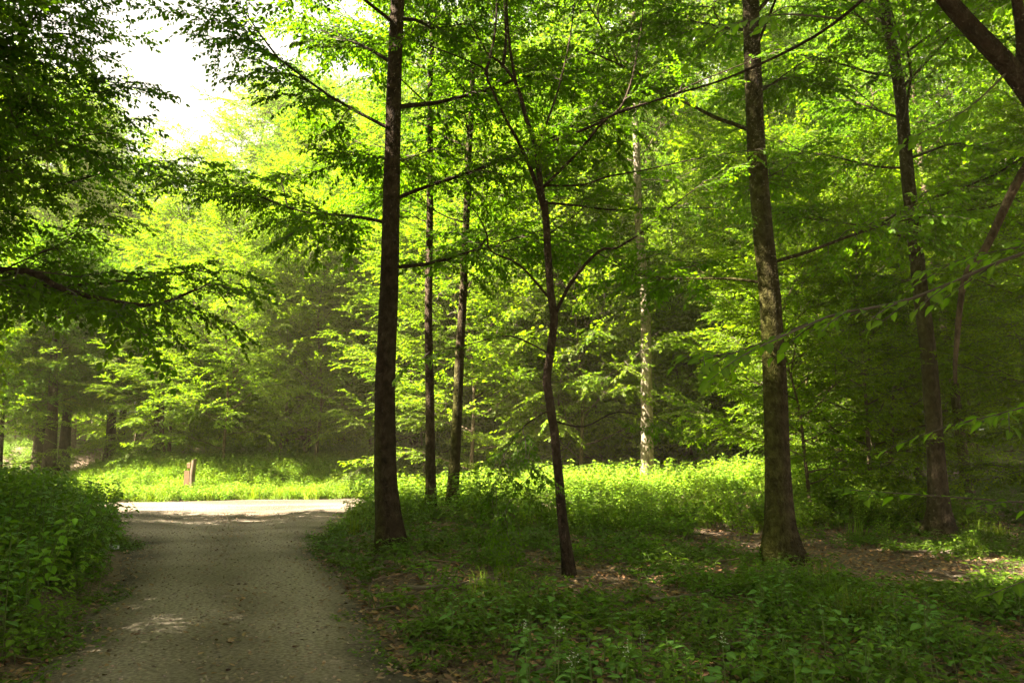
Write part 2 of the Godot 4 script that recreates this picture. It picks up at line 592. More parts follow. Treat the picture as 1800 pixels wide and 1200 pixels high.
func scatter(called: String, label: String, kinds: Array, n: int, spot: Callable, tint: Color, lo: float, hi: float, flatness := 0.2, vary := 0.25) -> void:
	# one object for what nobody could count
	var root := Node3D.new()
	root.name = numbered(called)
	add_child(root)
	tag(root, label, called.replace("_", " "), "", "stuff")
	var by := []
	var ct := []
	for k in kinds.size():
		by.append([]); ct.append(PackedColorArray())
	for i in n:
		var q: Variant = spot.call()
		if q == null:
			continue
		var at: Vector3 = q
		var b := Basis(Vector3.UP, rnd(0, TAU)) 
		b = Basis(Vector3(1, 0, 0), rnd(-flatness, flatness)) * Basis(Vector3(0, 0, 1), rnd(-flatness, flatness)) * b
		var sc := rnd(lo, hi)
		var k := rng.randi() % kinds.size()
		by[k].append(Transform3D(b.scaled(Vector3.ONE * sc), at))
		var m := rnd(1.0 - vary, 1.0 + vary)
		ct[k].append(Color(tint.r * m * rnd(0.88, 1.15), tint.g * m, tint.b * m * rnd(0.8, 1.2)))
	for k in kinds.size():
		if by[k].size() > 0:
			copies_of(called.trim_suffix("s"), kinds[k], by[k], ct[k], root).set_meta("kind", "stuff")

func set_stage() -> void:
	var cam := Camera3D.new()
	cam.name = "camera"
	add_child(cam)
	cam.position = Vector3(0, 1.6, 0)
	cam.rotation_degrees = Vector3(7.66, 0, 0)
	cam.fov = 46.0
	cam.near = 0.1
	cam.far = 500.0
	cam.current = true
	var env := Environment.new()
	env.background_mode = Environment.BG_SKY
	var sky := Sky.new()
	var sm := ProceduralSkyMaterial.new()
	sm.sky_top_color = Color(0.118, 0.113, 0.108).linear_to_srgb()
	sm.sky_horizon_color = Color(0.178, 0.16, 0.132).linear_to_srgb()
	sm.sky_curve = 0.25
	sm.ground_bottom_color = Color(0.1, 0.09, 0.06).linear_to_srgb()
	sm.ground_horizon_color = Color(0.148, 0.133, 0.11).linear_to_srgb()
	sm.sun_angle_max = 30.0
	sky.sky_material = sm
	env.sky = sky
	env.tonemap_mode = Environment.TONE_MAPPER_LINEAR
	env.tonemap_exposure = 14.5
	env.fog_enabled = true
	env.fog_density = 0.0008
	env.fog_light_color = Color(0.98, 0.95, 0.74)
	env.sdfgi_enabled = true
	env.ssao_enabled = true
	env.ssil_enabled = true
	var we := WorldEnvironment.new()
	we.name = "surroundings"
	we.environment = env
	add_child(we)
	var sun := DirectionalLight3D.new()
	sun.name = "sun"
	var to_sun := Vector3(-cos(deg_to_rad(SUN_UP)) * cos(deg_to_rad(SUN_AHEAD)), sin(deg_to_rad(SUN_UP)), -cos(deg_to_rad(SUN_UP)) * sin(deg_to_rad(SUN_AHEAD)))
	sun.light_energy = 1.6
	sun.light_color = Color(1.0, 0.95, 0.84)
	sun.light_angular_distance = 0.5
	sun.shadow_enabled = true
	add_child(sun)
	sun.look_at_from_position(Vector3(0, 40, 0), Vector3(0, 40, 0) - to_sun)

const SUN_UP := 47.0
const SUN_AHEAD := -15.0
const GREEN := Color(0.168, 0.31, 0.02)

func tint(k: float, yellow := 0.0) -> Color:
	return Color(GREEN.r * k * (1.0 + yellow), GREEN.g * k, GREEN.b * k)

func on_ground(x: float, z: float, sink := 0.0) -> Vector3:
	return Vector3(x, ground(x, z) - sink, z)

func tree(called: String, x: float, z: float, tp: Array, label: String, o: Dictionary, group := "") -> Node3D:
	var t := thing(called, on_ground(x, z), label, "tree", group)
	grow(t, tp[0], tp[1], o)
	return t

func copy(src: Node3D, called: String, x: float, z: float, turn: float, size: Vector3, label: String, category: String, group := "") -> Node3D:
	var c := src.duplicate() as Node3D
	c.name = numbered(called)
	add_child(c)
	c.position = on_ground(x, z, 0.03)
	c.rotation.y = turn
	c.scale = size
	for k in ["label", "category", "group"]:
		if c.has_meta(k): c.remove_meta(k)
	tag(c, label, category, group)
	return c

func _ready() -> void:
	hills.seed = 5
	hills.frequency = 0.06
	hills.fractal_octaves = 3
	wobble.seed = 11
	wobble.frequency = 0.35
	wobble.fractal_octaves = 3
	rng.seed = 1
	set_stage()
	make_materials()
	var sk := StandardMaterial3D.new()
	sk.albedo_color = Color(0.1, 0.14, 0.03).linear_to_srgb()
	sk.roughness = 0.8
	M.stalk = sk

	# ground and road
	var always := func(_x: float, _z: float) -> bool: return true
	var g := part("ground", sheet(-30, 24, -46, 8, 0.4, ground, always, M.ground), self)
	g.set_meta("kind", "structure")
	var far_ground := func(x: float, z: float) -> float:
		return ground(x, z) - (0.5 if x > -29 and x < 23 and z > -45 and z < 7 else 0.02)
	var g2 := part("terrain", sheet(-150, 150, -150, 60, 4.0, far_ground, always, M.ground), self)
	g2.set_meta("kind", "structure")
	var road_h := func(x: float, z: float) -> float:
		var d := road_in(x, z)
		var ruts := 0.035 * sin(clampf(d, 0, 2.6) * 2.4 - 0.6) + 0.03 * hills.get_noise_2d(x * 4.0, z * 4.0)
		return ground(x, z) + lerpf(-0.14, 0.045, smoothstep(-0.35, 0.2, d)) + ruts * smoothstep(0, 0.5, d)
	var road_k := func(x: float, z: float) -> bool: return road_in(x, z) > -0.4
	# trodden wheel lines are paler, the middle and the edges hold dark humus
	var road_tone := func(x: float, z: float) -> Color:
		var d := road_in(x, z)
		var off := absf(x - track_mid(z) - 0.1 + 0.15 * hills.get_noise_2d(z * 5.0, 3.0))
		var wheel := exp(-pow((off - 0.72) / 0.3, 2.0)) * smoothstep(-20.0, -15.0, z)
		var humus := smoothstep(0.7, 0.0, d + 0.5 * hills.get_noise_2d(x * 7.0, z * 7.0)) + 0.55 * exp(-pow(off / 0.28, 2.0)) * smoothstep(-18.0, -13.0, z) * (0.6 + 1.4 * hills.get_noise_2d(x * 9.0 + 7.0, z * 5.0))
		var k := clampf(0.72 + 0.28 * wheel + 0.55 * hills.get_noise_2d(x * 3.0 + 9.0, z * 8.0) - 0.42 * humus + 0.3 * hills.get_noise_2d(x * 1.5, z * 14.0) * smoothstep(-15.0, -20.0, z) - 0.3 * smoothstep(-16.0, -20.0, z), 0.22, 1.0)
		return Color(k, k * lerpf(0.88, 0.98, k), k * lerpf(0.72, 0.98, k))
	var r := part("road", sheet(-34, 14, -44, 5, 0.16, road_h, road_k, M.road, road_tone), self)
	r.set_meta("kind", "structure")

	# boughs: shared foliage for all crowns
	boughs.beech = []
	boughs.far = []
	boughs.layer = []
	for k in 4:
		boughs.beech.append(make_bough(100 + k, 0.078, 1.15, 1.3, M.leaf))
		boughs.layer.append(make_bough(200 + k, 0.066, 1.15, 0.95, M.leaf))
		boughs.far.append(make_bough(300 + k, 0.068, 1.15, 1.6, M.leaf))

	# the trees one can tell apart
	rng.seed = 21
	tree("beech_tree", -1.67, -11.3, trunk_path([[0, 0, 0], [1.05, -0.09, 0], [2.15, -0.12, 0], [3.78, -0.08, 0.05], [6.8, -0.07, 0.05], [12, 0.1, 0.1], [20, 0.3, -0.3]], 0.165, 0.03, 1.45, 44),
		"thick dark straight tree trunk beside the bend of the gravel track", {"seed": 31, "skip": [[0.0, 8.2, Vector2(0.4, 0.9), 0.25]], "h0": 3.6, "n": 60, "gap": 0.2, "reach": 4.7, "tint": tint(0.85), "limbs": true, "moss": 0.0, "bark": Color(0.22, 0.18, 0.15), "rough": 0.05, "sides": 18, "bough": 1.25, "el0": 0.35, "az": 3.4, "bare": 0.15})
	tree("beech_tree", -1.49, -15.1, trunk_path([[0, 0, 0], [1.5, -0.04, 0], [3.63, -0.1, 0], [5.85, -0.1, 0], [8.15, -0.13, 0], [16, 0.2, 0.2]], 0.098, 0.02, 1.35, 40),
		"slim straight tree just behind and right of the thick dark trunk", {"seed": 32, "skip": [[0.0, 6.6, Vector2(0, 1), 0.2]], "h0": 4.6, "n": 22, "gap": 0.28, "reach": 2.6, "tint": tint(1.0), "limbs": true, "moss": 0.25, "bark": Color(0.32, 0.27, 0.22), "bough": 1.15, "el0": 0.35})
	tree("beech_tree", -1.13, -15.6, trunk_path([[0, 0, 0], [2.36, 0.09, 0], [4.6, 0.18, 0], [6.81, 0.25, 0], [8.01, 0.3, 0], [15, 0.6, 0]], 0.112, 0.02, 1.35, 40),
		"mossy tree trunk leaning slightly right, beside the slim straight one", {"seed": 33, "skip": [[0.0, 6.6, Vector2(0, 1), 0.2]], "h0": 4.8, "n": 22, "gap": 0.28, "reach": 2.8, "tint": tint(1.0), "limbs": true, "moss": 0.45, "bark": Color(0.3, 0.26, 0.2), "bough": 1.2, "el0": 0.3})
	var br := [
		[[Vector3(-0.27, 4.4, 0), Vector3(-0.37, 5.24, -0.05), Vector3(-0.48, 5.61, -0.1), Vector3(-0.59, 6.06, -0.15), Vector3(-0.8, 6.4, -0.2), Vector3(-0.97, 6.56, -0.25), Vector3(-1.2, 6.99, -0.3)], 0.040, 0.00],
		[[Vector3(-0.78, 6.35, -0.2), Vector3(-0.74, 6.73, -0.25), Vector3(-0.76, 7.3, -0.3), Vector3(-0.8, 8.2, -0.3)], 0.025, 0.44],
		[[Vector3(-0.59, 6.0, -0.15), Vector3(-0.69, 6.54, 0.0), Vector3(-0.73, 7.1, 0.2), Vector3(-0.76, 8.4, 0.3)], 0.023, 0.44],
		[[Vector3(-0.26, 4.35, 0), Vector3(-0.42, 4.85, 0.1), Vector3(-0.6, 5.22, 0.2), Vector3(-0.74, 5.44, 0.3), Vector3(-0.95, 5.88, 0.4), Vector3(-1.02, 6.0, 0.5), Vector3(-1.7, 6.2, 0.7)], 0.030, 0.70],
		[[Vector3(-0.98, 5.95, 0.42), Vector3(-0.87, 6.48, 0.4), Vector3(-0.85, 7.17, 0.3), Vector3(-0.89, 8.2, 0.3)], 0.020, 0.44],
		[[Vector3(-0.37, 5.2, 0), Vector3(0.11, 5.42, -0.13), Vector3(0.66, 5.75, -0.27), Vector3(0.88, 6.17, -0.4), Vector3(1.02, 6.77, -0.53), Vector3(1.13, 7.43, -0.67), Vector3(1.19, 8.4, -0.8)], 0.023, 0.42],
		[[Vector3(-0.27, 4.68, 0), Vector3(0.16, 5.08, 0.16), Vector3(0.54, 5.47, 0.32), Vector3(1.16, 5.62, 0.48), Vector3(1.58, 5.77, 0.64), Vector3(2.3, 6.0, 0.8)], 0.022, 0.46],
		[[Vector3(-0.26, 4.7, 0), Vector3(0.22, 4.75, -0.12), Vector3(0.56, 4.9, -0.24), Vector3(1.0, 5.02, -0.36), Vector3(1.82, 5.24, -0.48), Vector3(2.55, 5.4, -0.6)], 0.017, 0.53],
		[[Vector3(-0.25, 4.48, 0), Vector3(0.19, 4.52, -0.25), Vector3(0.67, 4.54, -0.5), Vector3(1.28, 4.65, -0.75), Vector3(2.2, 4.72, -1.0)], 0.017, 0.53],
		[[Vector3(-0.18, 3.0, 0), Vector3(0.07, 3.49, 0.08), Vector3(0.39, 3.83, 0.17), Vector3(0.59, 3.85, 0.25), Vector3(0.87, 4.01, 0.33), Vector3(1.13, 4.23, 0.42), Vector3(1.58, 4.56, 0.5)], 0.024, 0.60],
		[[Vector3(-0.18, 3.25, 0), Vector3(-0.56, 3.66, 0.12), Vector3(-0.91, 3.81, 0.24), Vector3(-0.96, 3.99, 0.36), Vector3(-1.08, 4.21, 0.48), Vector3(-1.3, 4.4, 0.6)], 0.017, 0.70],
		[[Vector3(-0.36, 5.15, 0), Vector3(-0.05, 6.13, -0.3), Vector3(0.16, 7.22, -0.6), Vector3(0.24, 8.3, -0.9)], 0.016, 0.53],
		[[Vector3(-0.2, 2.6, 0), Vector3(-0.68, 2.79, 0.23), Vector3(-1.14, 2.66, 0.47), Vector3(-1.57, 2.54, 0.7)], 0.012, 0.44],
		[[Vector3(-0.17, 1.95, 0), Vector3(-0.5, 1.75, 0.25), Vector3(-0.75, 1.4, 0.4), Vector3(-0.85, 1.0, 0.5)], 0.010, 0.14],
		[[Vector3(-0.12, 1.3, 0), Vector3(-0.35, 1.25, 0.3), Vector3(-0.6, 1.0, 0.5), Vector3(-0.75, 0.7, 0.6)], 0.007, 0.16],
		[[Vector3(-0.15, 1.8, 0), Vector3(0.18, 1.73, 0.2), Vector3(0.55, 1.89, 0.4), Vector3(1.0, 1.79, 0.6)], 0.012, 0.53]]
	tree("young_tree", 0.66, -9.6, trunk_path([[0, 0, 0], [0.87, -0.09, 0], [1.6, -0.15, 0.02], [1.94, -0.2, 0], [2.3, -0.25, 0], [2.7, -0.19, 0], [3.0, -0.15, 0.02], [3.45, -0.2, 0], [4.0, -0.23, 0], [4.5, -0.26, 0]], 0.06, 0.044, 1.3, 36),
		"thin forked dark young tree with bare spreading branches in the middle", {"seed": 34, "h0": 3.9, "n": 2, "reach": 1.2, "tint": tint(0.85), "limbs": true, "moss": 0.0, "bark": Color(0.22, 0.18, 0.15), "rough": 0.07, "sides": 12, "bough": 0.7, "extra": br, "extra_bough": 0.72, "bare": 0.3})
	tree("beech_tree", 3.66, -11.3, trunk_path([[0, 0, 0], [2.31, 0.04, 0], [3.45, 0.03, 0], [4.78, -0.04, 0], [6.07, -0.08, 0], [7.75, -0.07, 0], [21, 0.2, 0]], 0.185, 0.04, 1.8, 44),
		"stout tree with flared mossy root and sunlit patches on its bark", {"seed": 35, "skip": [[0.0, 7.2, Vector2(-0.35, 0.93), 0.35]], "h0": 3.4, "n": 40, "reach": 3.8, "tint": tint(0.95), "limbs": true, "moss": 0.5, "bark": Color(0.24, 0.205, 0.165), "rough": 0.09, "sides": 20, "bough": 1.25, "el0": 0.25, "az": 1.0})
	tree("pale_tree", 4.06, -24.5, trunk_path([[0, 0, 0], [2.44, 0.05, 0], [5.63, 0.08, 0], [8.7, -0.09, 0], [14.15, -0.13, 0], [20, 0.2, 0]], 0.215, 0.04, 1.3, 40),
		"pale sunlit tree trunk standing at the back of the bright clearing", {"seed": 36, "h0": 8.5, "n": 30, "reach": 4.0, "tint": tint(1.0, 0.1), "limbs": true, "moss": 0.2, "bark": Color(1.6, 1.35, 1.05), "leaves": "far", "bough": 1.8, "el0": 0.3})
	tree("beech_tree", 7.62, -14.6, trunk_path([[0, 0, 0], [1.2, 0.01, 0], [3.04, 0.01, 0], [4.84, -0.08, 0], [6.81, -0.16, 0], [8.16, -0.18, 0], [10.25, -0.41, 0], [20, -0.6, 0]], 0.165, 0.05, 2.1, 44),
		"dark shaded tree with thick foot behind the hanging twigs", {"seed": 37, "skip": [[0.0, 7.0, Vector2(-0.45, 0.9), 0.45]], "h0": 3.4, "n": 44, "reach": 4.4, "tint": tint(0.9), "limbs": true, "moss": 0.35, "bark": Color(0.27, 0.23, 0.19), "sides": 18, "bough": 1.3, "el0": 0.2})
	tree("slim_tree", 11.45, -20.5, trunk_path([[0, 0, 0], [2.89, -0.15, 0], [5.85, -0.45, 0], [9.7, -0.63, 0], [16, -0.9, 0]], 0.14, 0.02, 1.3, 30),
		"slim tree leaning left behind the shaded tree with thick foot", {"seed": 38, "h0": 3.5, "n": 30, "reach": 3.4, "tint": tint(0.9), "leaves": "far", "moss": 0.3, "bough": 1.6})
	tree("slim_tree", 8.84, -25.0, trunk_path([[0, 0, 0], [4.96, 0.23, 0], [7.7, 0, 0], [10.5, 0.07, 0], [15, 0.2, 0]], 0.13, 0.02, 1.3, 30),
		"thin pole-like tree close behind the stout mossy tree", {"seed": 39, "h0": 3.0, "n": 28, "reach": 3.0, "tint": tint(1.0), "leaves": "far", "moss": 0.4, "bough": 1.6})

	# trees whose crowns reach in from beside the track
	rng.seed = 55
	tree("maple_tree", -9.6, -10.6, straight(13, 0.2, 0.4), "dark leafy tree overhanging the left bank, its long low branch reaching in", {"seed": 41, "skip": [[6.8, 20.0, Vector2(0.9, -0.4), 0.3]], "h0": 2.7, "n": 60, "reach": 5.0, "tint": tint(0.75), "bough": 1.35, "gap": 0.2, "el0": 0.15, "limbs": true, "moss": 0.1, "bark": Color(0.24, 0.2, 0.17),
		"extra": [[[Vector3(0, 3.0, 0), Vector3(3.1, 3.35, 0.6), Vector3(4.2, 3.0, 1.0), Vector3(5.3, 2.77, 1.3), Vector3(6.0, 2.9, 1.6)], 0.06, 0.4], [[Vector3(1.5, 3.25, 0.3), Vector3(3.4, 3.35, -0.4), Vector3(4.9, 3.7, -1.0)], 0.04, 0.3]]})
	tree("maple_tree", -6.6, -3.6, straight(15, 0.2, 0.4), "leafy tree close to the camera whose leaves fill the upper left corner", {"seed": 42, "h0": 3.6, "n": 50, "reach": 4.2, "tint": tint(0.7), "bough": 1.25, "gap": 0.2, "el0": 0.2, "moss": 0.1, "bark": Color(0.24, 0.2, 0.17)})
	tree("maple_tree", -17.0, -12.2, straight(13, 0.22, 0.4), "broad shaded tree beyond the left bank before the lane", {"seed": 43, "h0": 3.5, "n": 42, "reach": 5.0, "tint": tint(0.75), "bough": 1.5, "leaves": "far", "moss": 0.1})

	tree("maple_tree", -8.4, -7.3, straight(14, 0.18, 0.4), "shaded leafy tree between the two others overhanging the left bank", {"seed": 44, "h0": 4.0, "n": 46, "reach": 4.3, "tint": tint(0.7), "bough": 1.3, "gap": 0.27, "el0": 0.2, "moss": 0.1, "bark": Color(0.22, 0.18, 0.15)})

	# shared trees for the rest of the wood
	var tall := thing("forest_tree", Vector3.ZERO, "", "")
	var tp := straight(22, 0.24, 0.5)
	grow(tall, tp[0], tp[1], {"seed": 61, "h0": 4.5, "n": 40, "reach": 5.0, "tint": tint(0.95), "leaves": "far", "bough": 1.9, "gap": 0.32, "moss": 0.3})
	var tall2 := thing("forest_tree", Vector3.ZERO, "", "")
	tp = straight(20, 0.2, 0.6)
	grow(tall2, tp[0], tp[1], {"seed": 62, "h0": 3.0, "n": 38, "reach": 4.4, "tint": tint(1.05, 0.2), "leaves": "far", "bough": 1.9, "gap": 0.32, "moss": 0.2})
	var gloom := thing("forest_tree", Vector3.ZERO, "", "")
	tp = straight(11, 0.34, 0.4)
	grow(gloom, tp[0], tp[1], {"seed": 65, "h0": 3.4, "n": 36, "reach": 3.4, "tint": tint(0.85), "leaves": "far", "bough": 1.7, "gap": 0.28, "moss": 0.1, "bark": Color(0.22, 0.19, 0.16)})
	var young := thing("sapling", Vector3.ZERO, "", "")
	tp = straight(9, 0.06, 0.5, 1.3)
	grow(young, tp[0], tp[1], {"seed": 63, "h0": 0.7, "n": 34, "reach": 3.2, "tint": tint(1.1, 0.22), "leaves": "layer", "bough": 1.5, "gap": 0.3, "moss": 0.2, "el0": 0.2, "el1": 0.95, "rise": 0.0, "tilt": 0.3})
	var young2 := thing("sapling", Vector3.ZERO, "", "")
	tp = straight(6.5, 0.045, 0.5, 1.3)
	grow(young2, tp[0], tp[1], {"seed": 64, "h0": 0.5, "n": 26, "reach": 2.6, "tint": tint(1.1, 0.22), "leaves": "layer", "bough": 1.3, "gap": 0.3, "moss": 0.2, "el0": 0.2, "el1": 1.0, "rise": 0.0, "tilt": 0.3})
	var young3 := thing("sapling", Vector3.ZERO, "", "")
	tp = straight(8, 0.06, 0.6, 1.3)
	grow(young3, tp[0], tp[1], {"seed": 66, "h0": 0.9, "n": 26, "reach": 2.8, "tint": tint(0.9, 0.25), "leaves": "beech", "bough": 1.7, "gap": 0.34, "moss": 0.2, "el0": 0.35, "el1": 1.1, "rise": 0.1, "tilt": 0.6})
	# name, x, z, size, label
	var sap := [
		[young, -10.4, -29.2, 1.0, "sunlit layered sapling right behind the old wooden post"],
		[young3, -7.4, -30.6, 1.05, "bright layered sapling right of the post, beyond the lane"],
		[young2, -12.9, -30.2, 0.95, "low bushy sapling left of the old wooden post"],
		[young, -4.6, -31.2, 1.15, "bright sapling beyond the lane, left of the thick dark trunk"],
		[young, -8.8, -34.5, 1.45, "taller yellow-green sapling behind those by the post"],
		[young2, -3.2, -30.0, 1.2, "bushy sapling beyond the lane, seen between dark trunk and slim tree"],
		[young3, 0.6, -33.0, 1.3, "leafy sapling at the back of the clearing, left of the forked young tree"],
		[young3, -1.8, -36.5, 1.6, "tall bright sapling far behind the slim straight tree"],
		[young, 3.0, -34.5, 1.4, "leafy sapling left of the pale trunk"],
		[young2, 0.5, -28.5, 1.0, "low sapling at the back of the clearing behind the forked young tree"],
		[young, 7.4, -31.5, 1.2, "leafy sapling right of the pale trunk"],
		[young3, 8.4, -22.5, 1.0, "sunny sapling left of the stout mossy tree, behind it"],
		[young2, 9.8, -21.0, 1.2, "shaded sapling between stout mossy tree and shaded thick-footed tree"],
		[young2, 6.2, -17.0, 0.95, "dim sapling just right behind the stout mossy tree"],
		[young3, 12.8, -25.0, 1.2, "shaded sapling behind the slim leaning tree"],
		[young, 10.8, -14.5, 1.0, "dark sapling at the right edge behind the hanging twigs"],
		[young2, 14.8, -19.0, 1.3, "dark bushy sapling deep at the right edge"],
		[young, 4.2, -40.0, 1.7, "tall sapling deep behind the pale trunk"],
		[young3, 11.5, -33.0, 1.5, "tall sapling deep in the wood right of the stout mossy tree"],
		[young, -14.8, -35.0, 1.3, "shaded sapling in the dark wood by the path's start"],
		[young, -1.4, -27.6, 1.3, "tall leafy sapling behind the lane between slim tree and forked young tree"],
		[young3, 2.2, -26.5, 1.25, "tall leafy sapling at the far left of the bright clearing"],
		[young, 8.2, -28.0, 1.35, "tall leafy sapling right beside the pale trunk"],
		[young2, 3.6, -31.5, 1.5, "spreading sapling just left behind the pale trunk"],
		[young, 10.5, -27.0, 1.3, "tall leafy sapling behind the thin pole-like tree"],
		[young, 8.0, -18.2, 0.85, "slender sapling on the clearing beside the stout mossy tree"],
		[young2, 2.0, -30.0, 1.5, "bushy low sapling filling the gap between forked young tree and pale trunk"],
		[young2, 6.4, -28.2, 1.4, "bushy low sapling filling the gap right of the pale trunk"],
		[young2, 9.0, -25.2, 1.3, "bushy low sapling behind the thin pole-like tree's foot"],
		[young2, -5.6, -32.2, 1.5, "bushy low sapling beneath the tall ones beyond the lane, left of the dark trunk"],
		[young2, -9.2, -32.0, 1.4, "bushy low sapling in the shade behind the old wooden post"],
		[young3, -13.6, -16.6, 1.0, "leafy sapling at the left edge between bank and lane"],
		[young2, -18.6, -29.5, 1.1, "shaded sapling beneath the dark trunks on the left"],
	]
	rng.seed = 71
	for s in sap:
		var c := copy(s[0], "sapling", s[1], s[2], rnd(0, TAU), Vector3(s[3], s[3] * rnd(0.92, 1.1), s[3]), s[4], "sapling", "layered saplings")
	# trees of the wood that can be told apart
	var wood := [
		[gloom, -17.1, -30.0, 0.85, "thickest dark trunk in the gloomy wood on the left"],
		[gloom, -15.9, -32.0, 0.7, "dark trunk at the mouth of the path on the left"],
		[gloom, -18.2, -33.0, 0.8, "dark trunk close right of the thickest one on the left"],
		[gloom, -19.4, -30.6, 0.7, "dark trunk at the left edge of the picture"],
		[gloom, -21.0, -36.0, 0.9, "dark trunk farther back between those on the left"],
		[gloom, -16.6, -38.0, 0.85, "dim trunk deep in the wood behind the path"],
		[gloom, -18.6, -38.5, 0.7, "thin dim trunk deep in the wood on the left, left of the path"],
		[gloom, -22.4, -33.4, 0.8, "dim trunk behind the one at the left edge"],
		[tall2, 5.8, -40.0, 0.9, "dim trunk in shade left behind the pale trunk"],
		[tall, 6.5, -36.5, 0.9, "dark trunk right behind the pale trunk"],
		[tall2, 9.4, -44.0, 0.95, "dim trunk deep in the wood right of the pale one"],
		[tall, 13.6, -29.0, 0.95, "shaded tree deep in the wood right of the stout mossy tree"],
		[tall2, 17.5, -24.0, 1.0, "shaded tree deep at the right edge of the picture"],
		[tall, 15.5, -36.0, 1.0, "tree deep in the wood behind the slim leaning tree"],
		[tall2, 1.2, -42.0, 1.0, "tree deep behind the clearing, in line with the forked young tree"],
		[tall, -3.0, -44.0, 1.0, "sunny tree deep behind the slim straight tree"],
		[tall2, -8.0, -47.0, 1.1, "tall sunny tree far behind the saplings by the post"],
		[tall, -13.2, -50.0, 1.05, "far pale green tree under the sky gap"],
		[tall2, -17.2, -51.0, 1.22, "far hazy tree left of the sky gap"],
	]
	for s in wood:
		copy(s[0], "forest_tree", s[1], s[2], rnd(0, TAU), Vector3(s[3], s[3] * rnd(0.92, 1.05), s[3]), s[4], "tree", "trees deep in the wood")
	var spots := []
	for j in 7:
		for i in 17:
			var x := (i - 8) * 6.6 + rnd(-2, 2) + (3.3 if j % 2 else 0.0)
			var z := -46.0 - j * 7.0 + rnd(-2, 2)
			if absf(x) > -z * 0.72 + 4.0:
				continue
			if Vector2(x, z).distance_to(Vector2(-12, -40)) < 9.0 and j < 1:
				continue
			var near_one := false
			for s in wood:
				near_one = near_one or Vector2(s[1] - x, s[2] - z).length() < 3.0
			if near_one or road_in(x, z) > -1.0:
				continue
			var k := rnd(0.85, 1.15) * (0.8 if x < 0.35 * z and x > 0.48 * z else 1.0)
			copy(tall if rng.randf() < 0.5 else tall2, "background_tree", x, z, rnd(0, TAU), Vector3(k, k * rnd(0.92, 1.1), k), "tree of the far wood closing the view behind the lane and clearing", "tree", "trees of the far wood")
	for i in 30:
		var z := -34.0 - 24.0 * rng.randf()
		var x := rnd(-0.62, 0.68) * -z
		if road_in(x, z) > -1.2 or (x < -11.0 and x > -15.0): continue
		var k := rnd(0.9, 1.6)
		copy([young, young2, young3][rng.randi() % 3], "understory_sapling", x, z, rnd(0, TAU), Vector3(k, k, k), "leafy sapling filling the gloom between the far trunks", "sapling", "saplings between the far trunks")
	var far_spots := []
	var far_tints := PackedColorArray()
	for i in 9000:
		var a := rnd(-0.72, 0.75)
		var d := rnd(52.0, 105.0)
		var x := a * d
		var at := on_ground(x, -d) + Vector3(0, 26.0 * pow(rng.randf(), 1.25), 0)
		if x < -0.35 * d and x > -0.48 * d and at.y > 14.0 + 0.08 * d * rng.randf(): continue
		var b := Basis.from_euler(Vector3(rnd(-0.6, 0.6), rnd(0, TAU), rnd(-0.6, 0.6)))
		far_spots.append(Transform3D(b.scaled(Vector3.ONE * rnd(2.2, 3.6)), at))
		var kk := rnd(0.75, 1.15)
		far_tints.append(Color(GREEN.r * kk * 1.1, GREEN.g * kk, GREEN.b * kk * 1.4))
	var fw := Node3D.new()
	fw.name = "distant_foliage"
	add_child(fw)
	tag(fw, "far-off foliage of the wood that reads as one mass", "foliage", "", "stuff")
	copies_of("leaves", boughs.far[0], far_spots, far_tints, fw).set_meta("kind", "stuff")
	var back_row := [[-5.0, -41.0, 1.05], [-1.0, -46.0, 1.1], [3.0, -38.5, 1.0], [7.5, -41.5, 1.1], [11.0, -35.5, 1.0], [14.0, -41.0, 1.1], [18.5, -37.0, 1.05], [19.5, -30.0, 1.0]]
	for a in back_row:
		copy(tall2, "background_tree", a[0], a[1], rnd(0, TAU), Vector3(a[2], a[2] * 1.08, a[2]), "tall tree rising out of the green wall of leaves behind the clearing", "tree", "tall trees of the green wall")
	var wall := [[-9.5, -38.0, 1.7], [-5.5, -37.0, 1.6], [-2.0, -40.5, 1.9], [1.5, -37.5, 1.7], [5.0, -43.0, 1.9], [8.2, -38.5, 1.8], [12.0, -38.0, 1.7], [-12.0, -43.0, 1.7], [-7.0, -42.5, 1.9], [15.5, -32.0, 1.5]]
	for a in wall:
		copy(young, "understory_sapling", a[0], a[1], rnd(0, TAU), Vector3(a[2] * 0.9, a[2], a[2] * 0.9), "tall sunlit sapling in the green wall of leaves behind the clearing and lane", "sapling", "tall saplings of the green wall")
	# the wood goes on beside and behind the viewer and shades the foreground
	var around := [[-11.5, -2.0, 0.85], [-8.0, 3.5, 0.9], [-15.5, -7.0, 0.8], [-14.0, -10.0, 0.62], [-17.0, 1.0, 0.75], [-3.5, 5.5, 1.0], [3.8, 4.5, 1.0], [9.5, -2.5, 1.0], [10.5, -8.0, 0.95], [-13.0, 8.0, 0.9], [-20.5, -12.0, 0.62], [15.0, -9.0, 1.0], [6.8, 0.4, 0.9], [0.5, 9.0, 1.0], [-7.5, 9.5, 1.0], [7.5, 8.5, 1.0], [8.6, -5.2, 0.8], [-24.0, -5.0, 0.65]]
	for a in around:
		var k: float = a[2]
		copy(tall if rng.randf() < 0.5 else tall2, "roadside_tree", a[0], a[1], rnd(0, TAU), Vector3(k, k, k), "tall tree of the wood beside the track, its crown shading the foreground", "tree", "trees shading the track")
	for q in [tall, tall2, gloom, young, young2, young3]:
		remove_child(q)
		q.free()
	near_tree()
	near_plants()
	herbs()
	small_things()

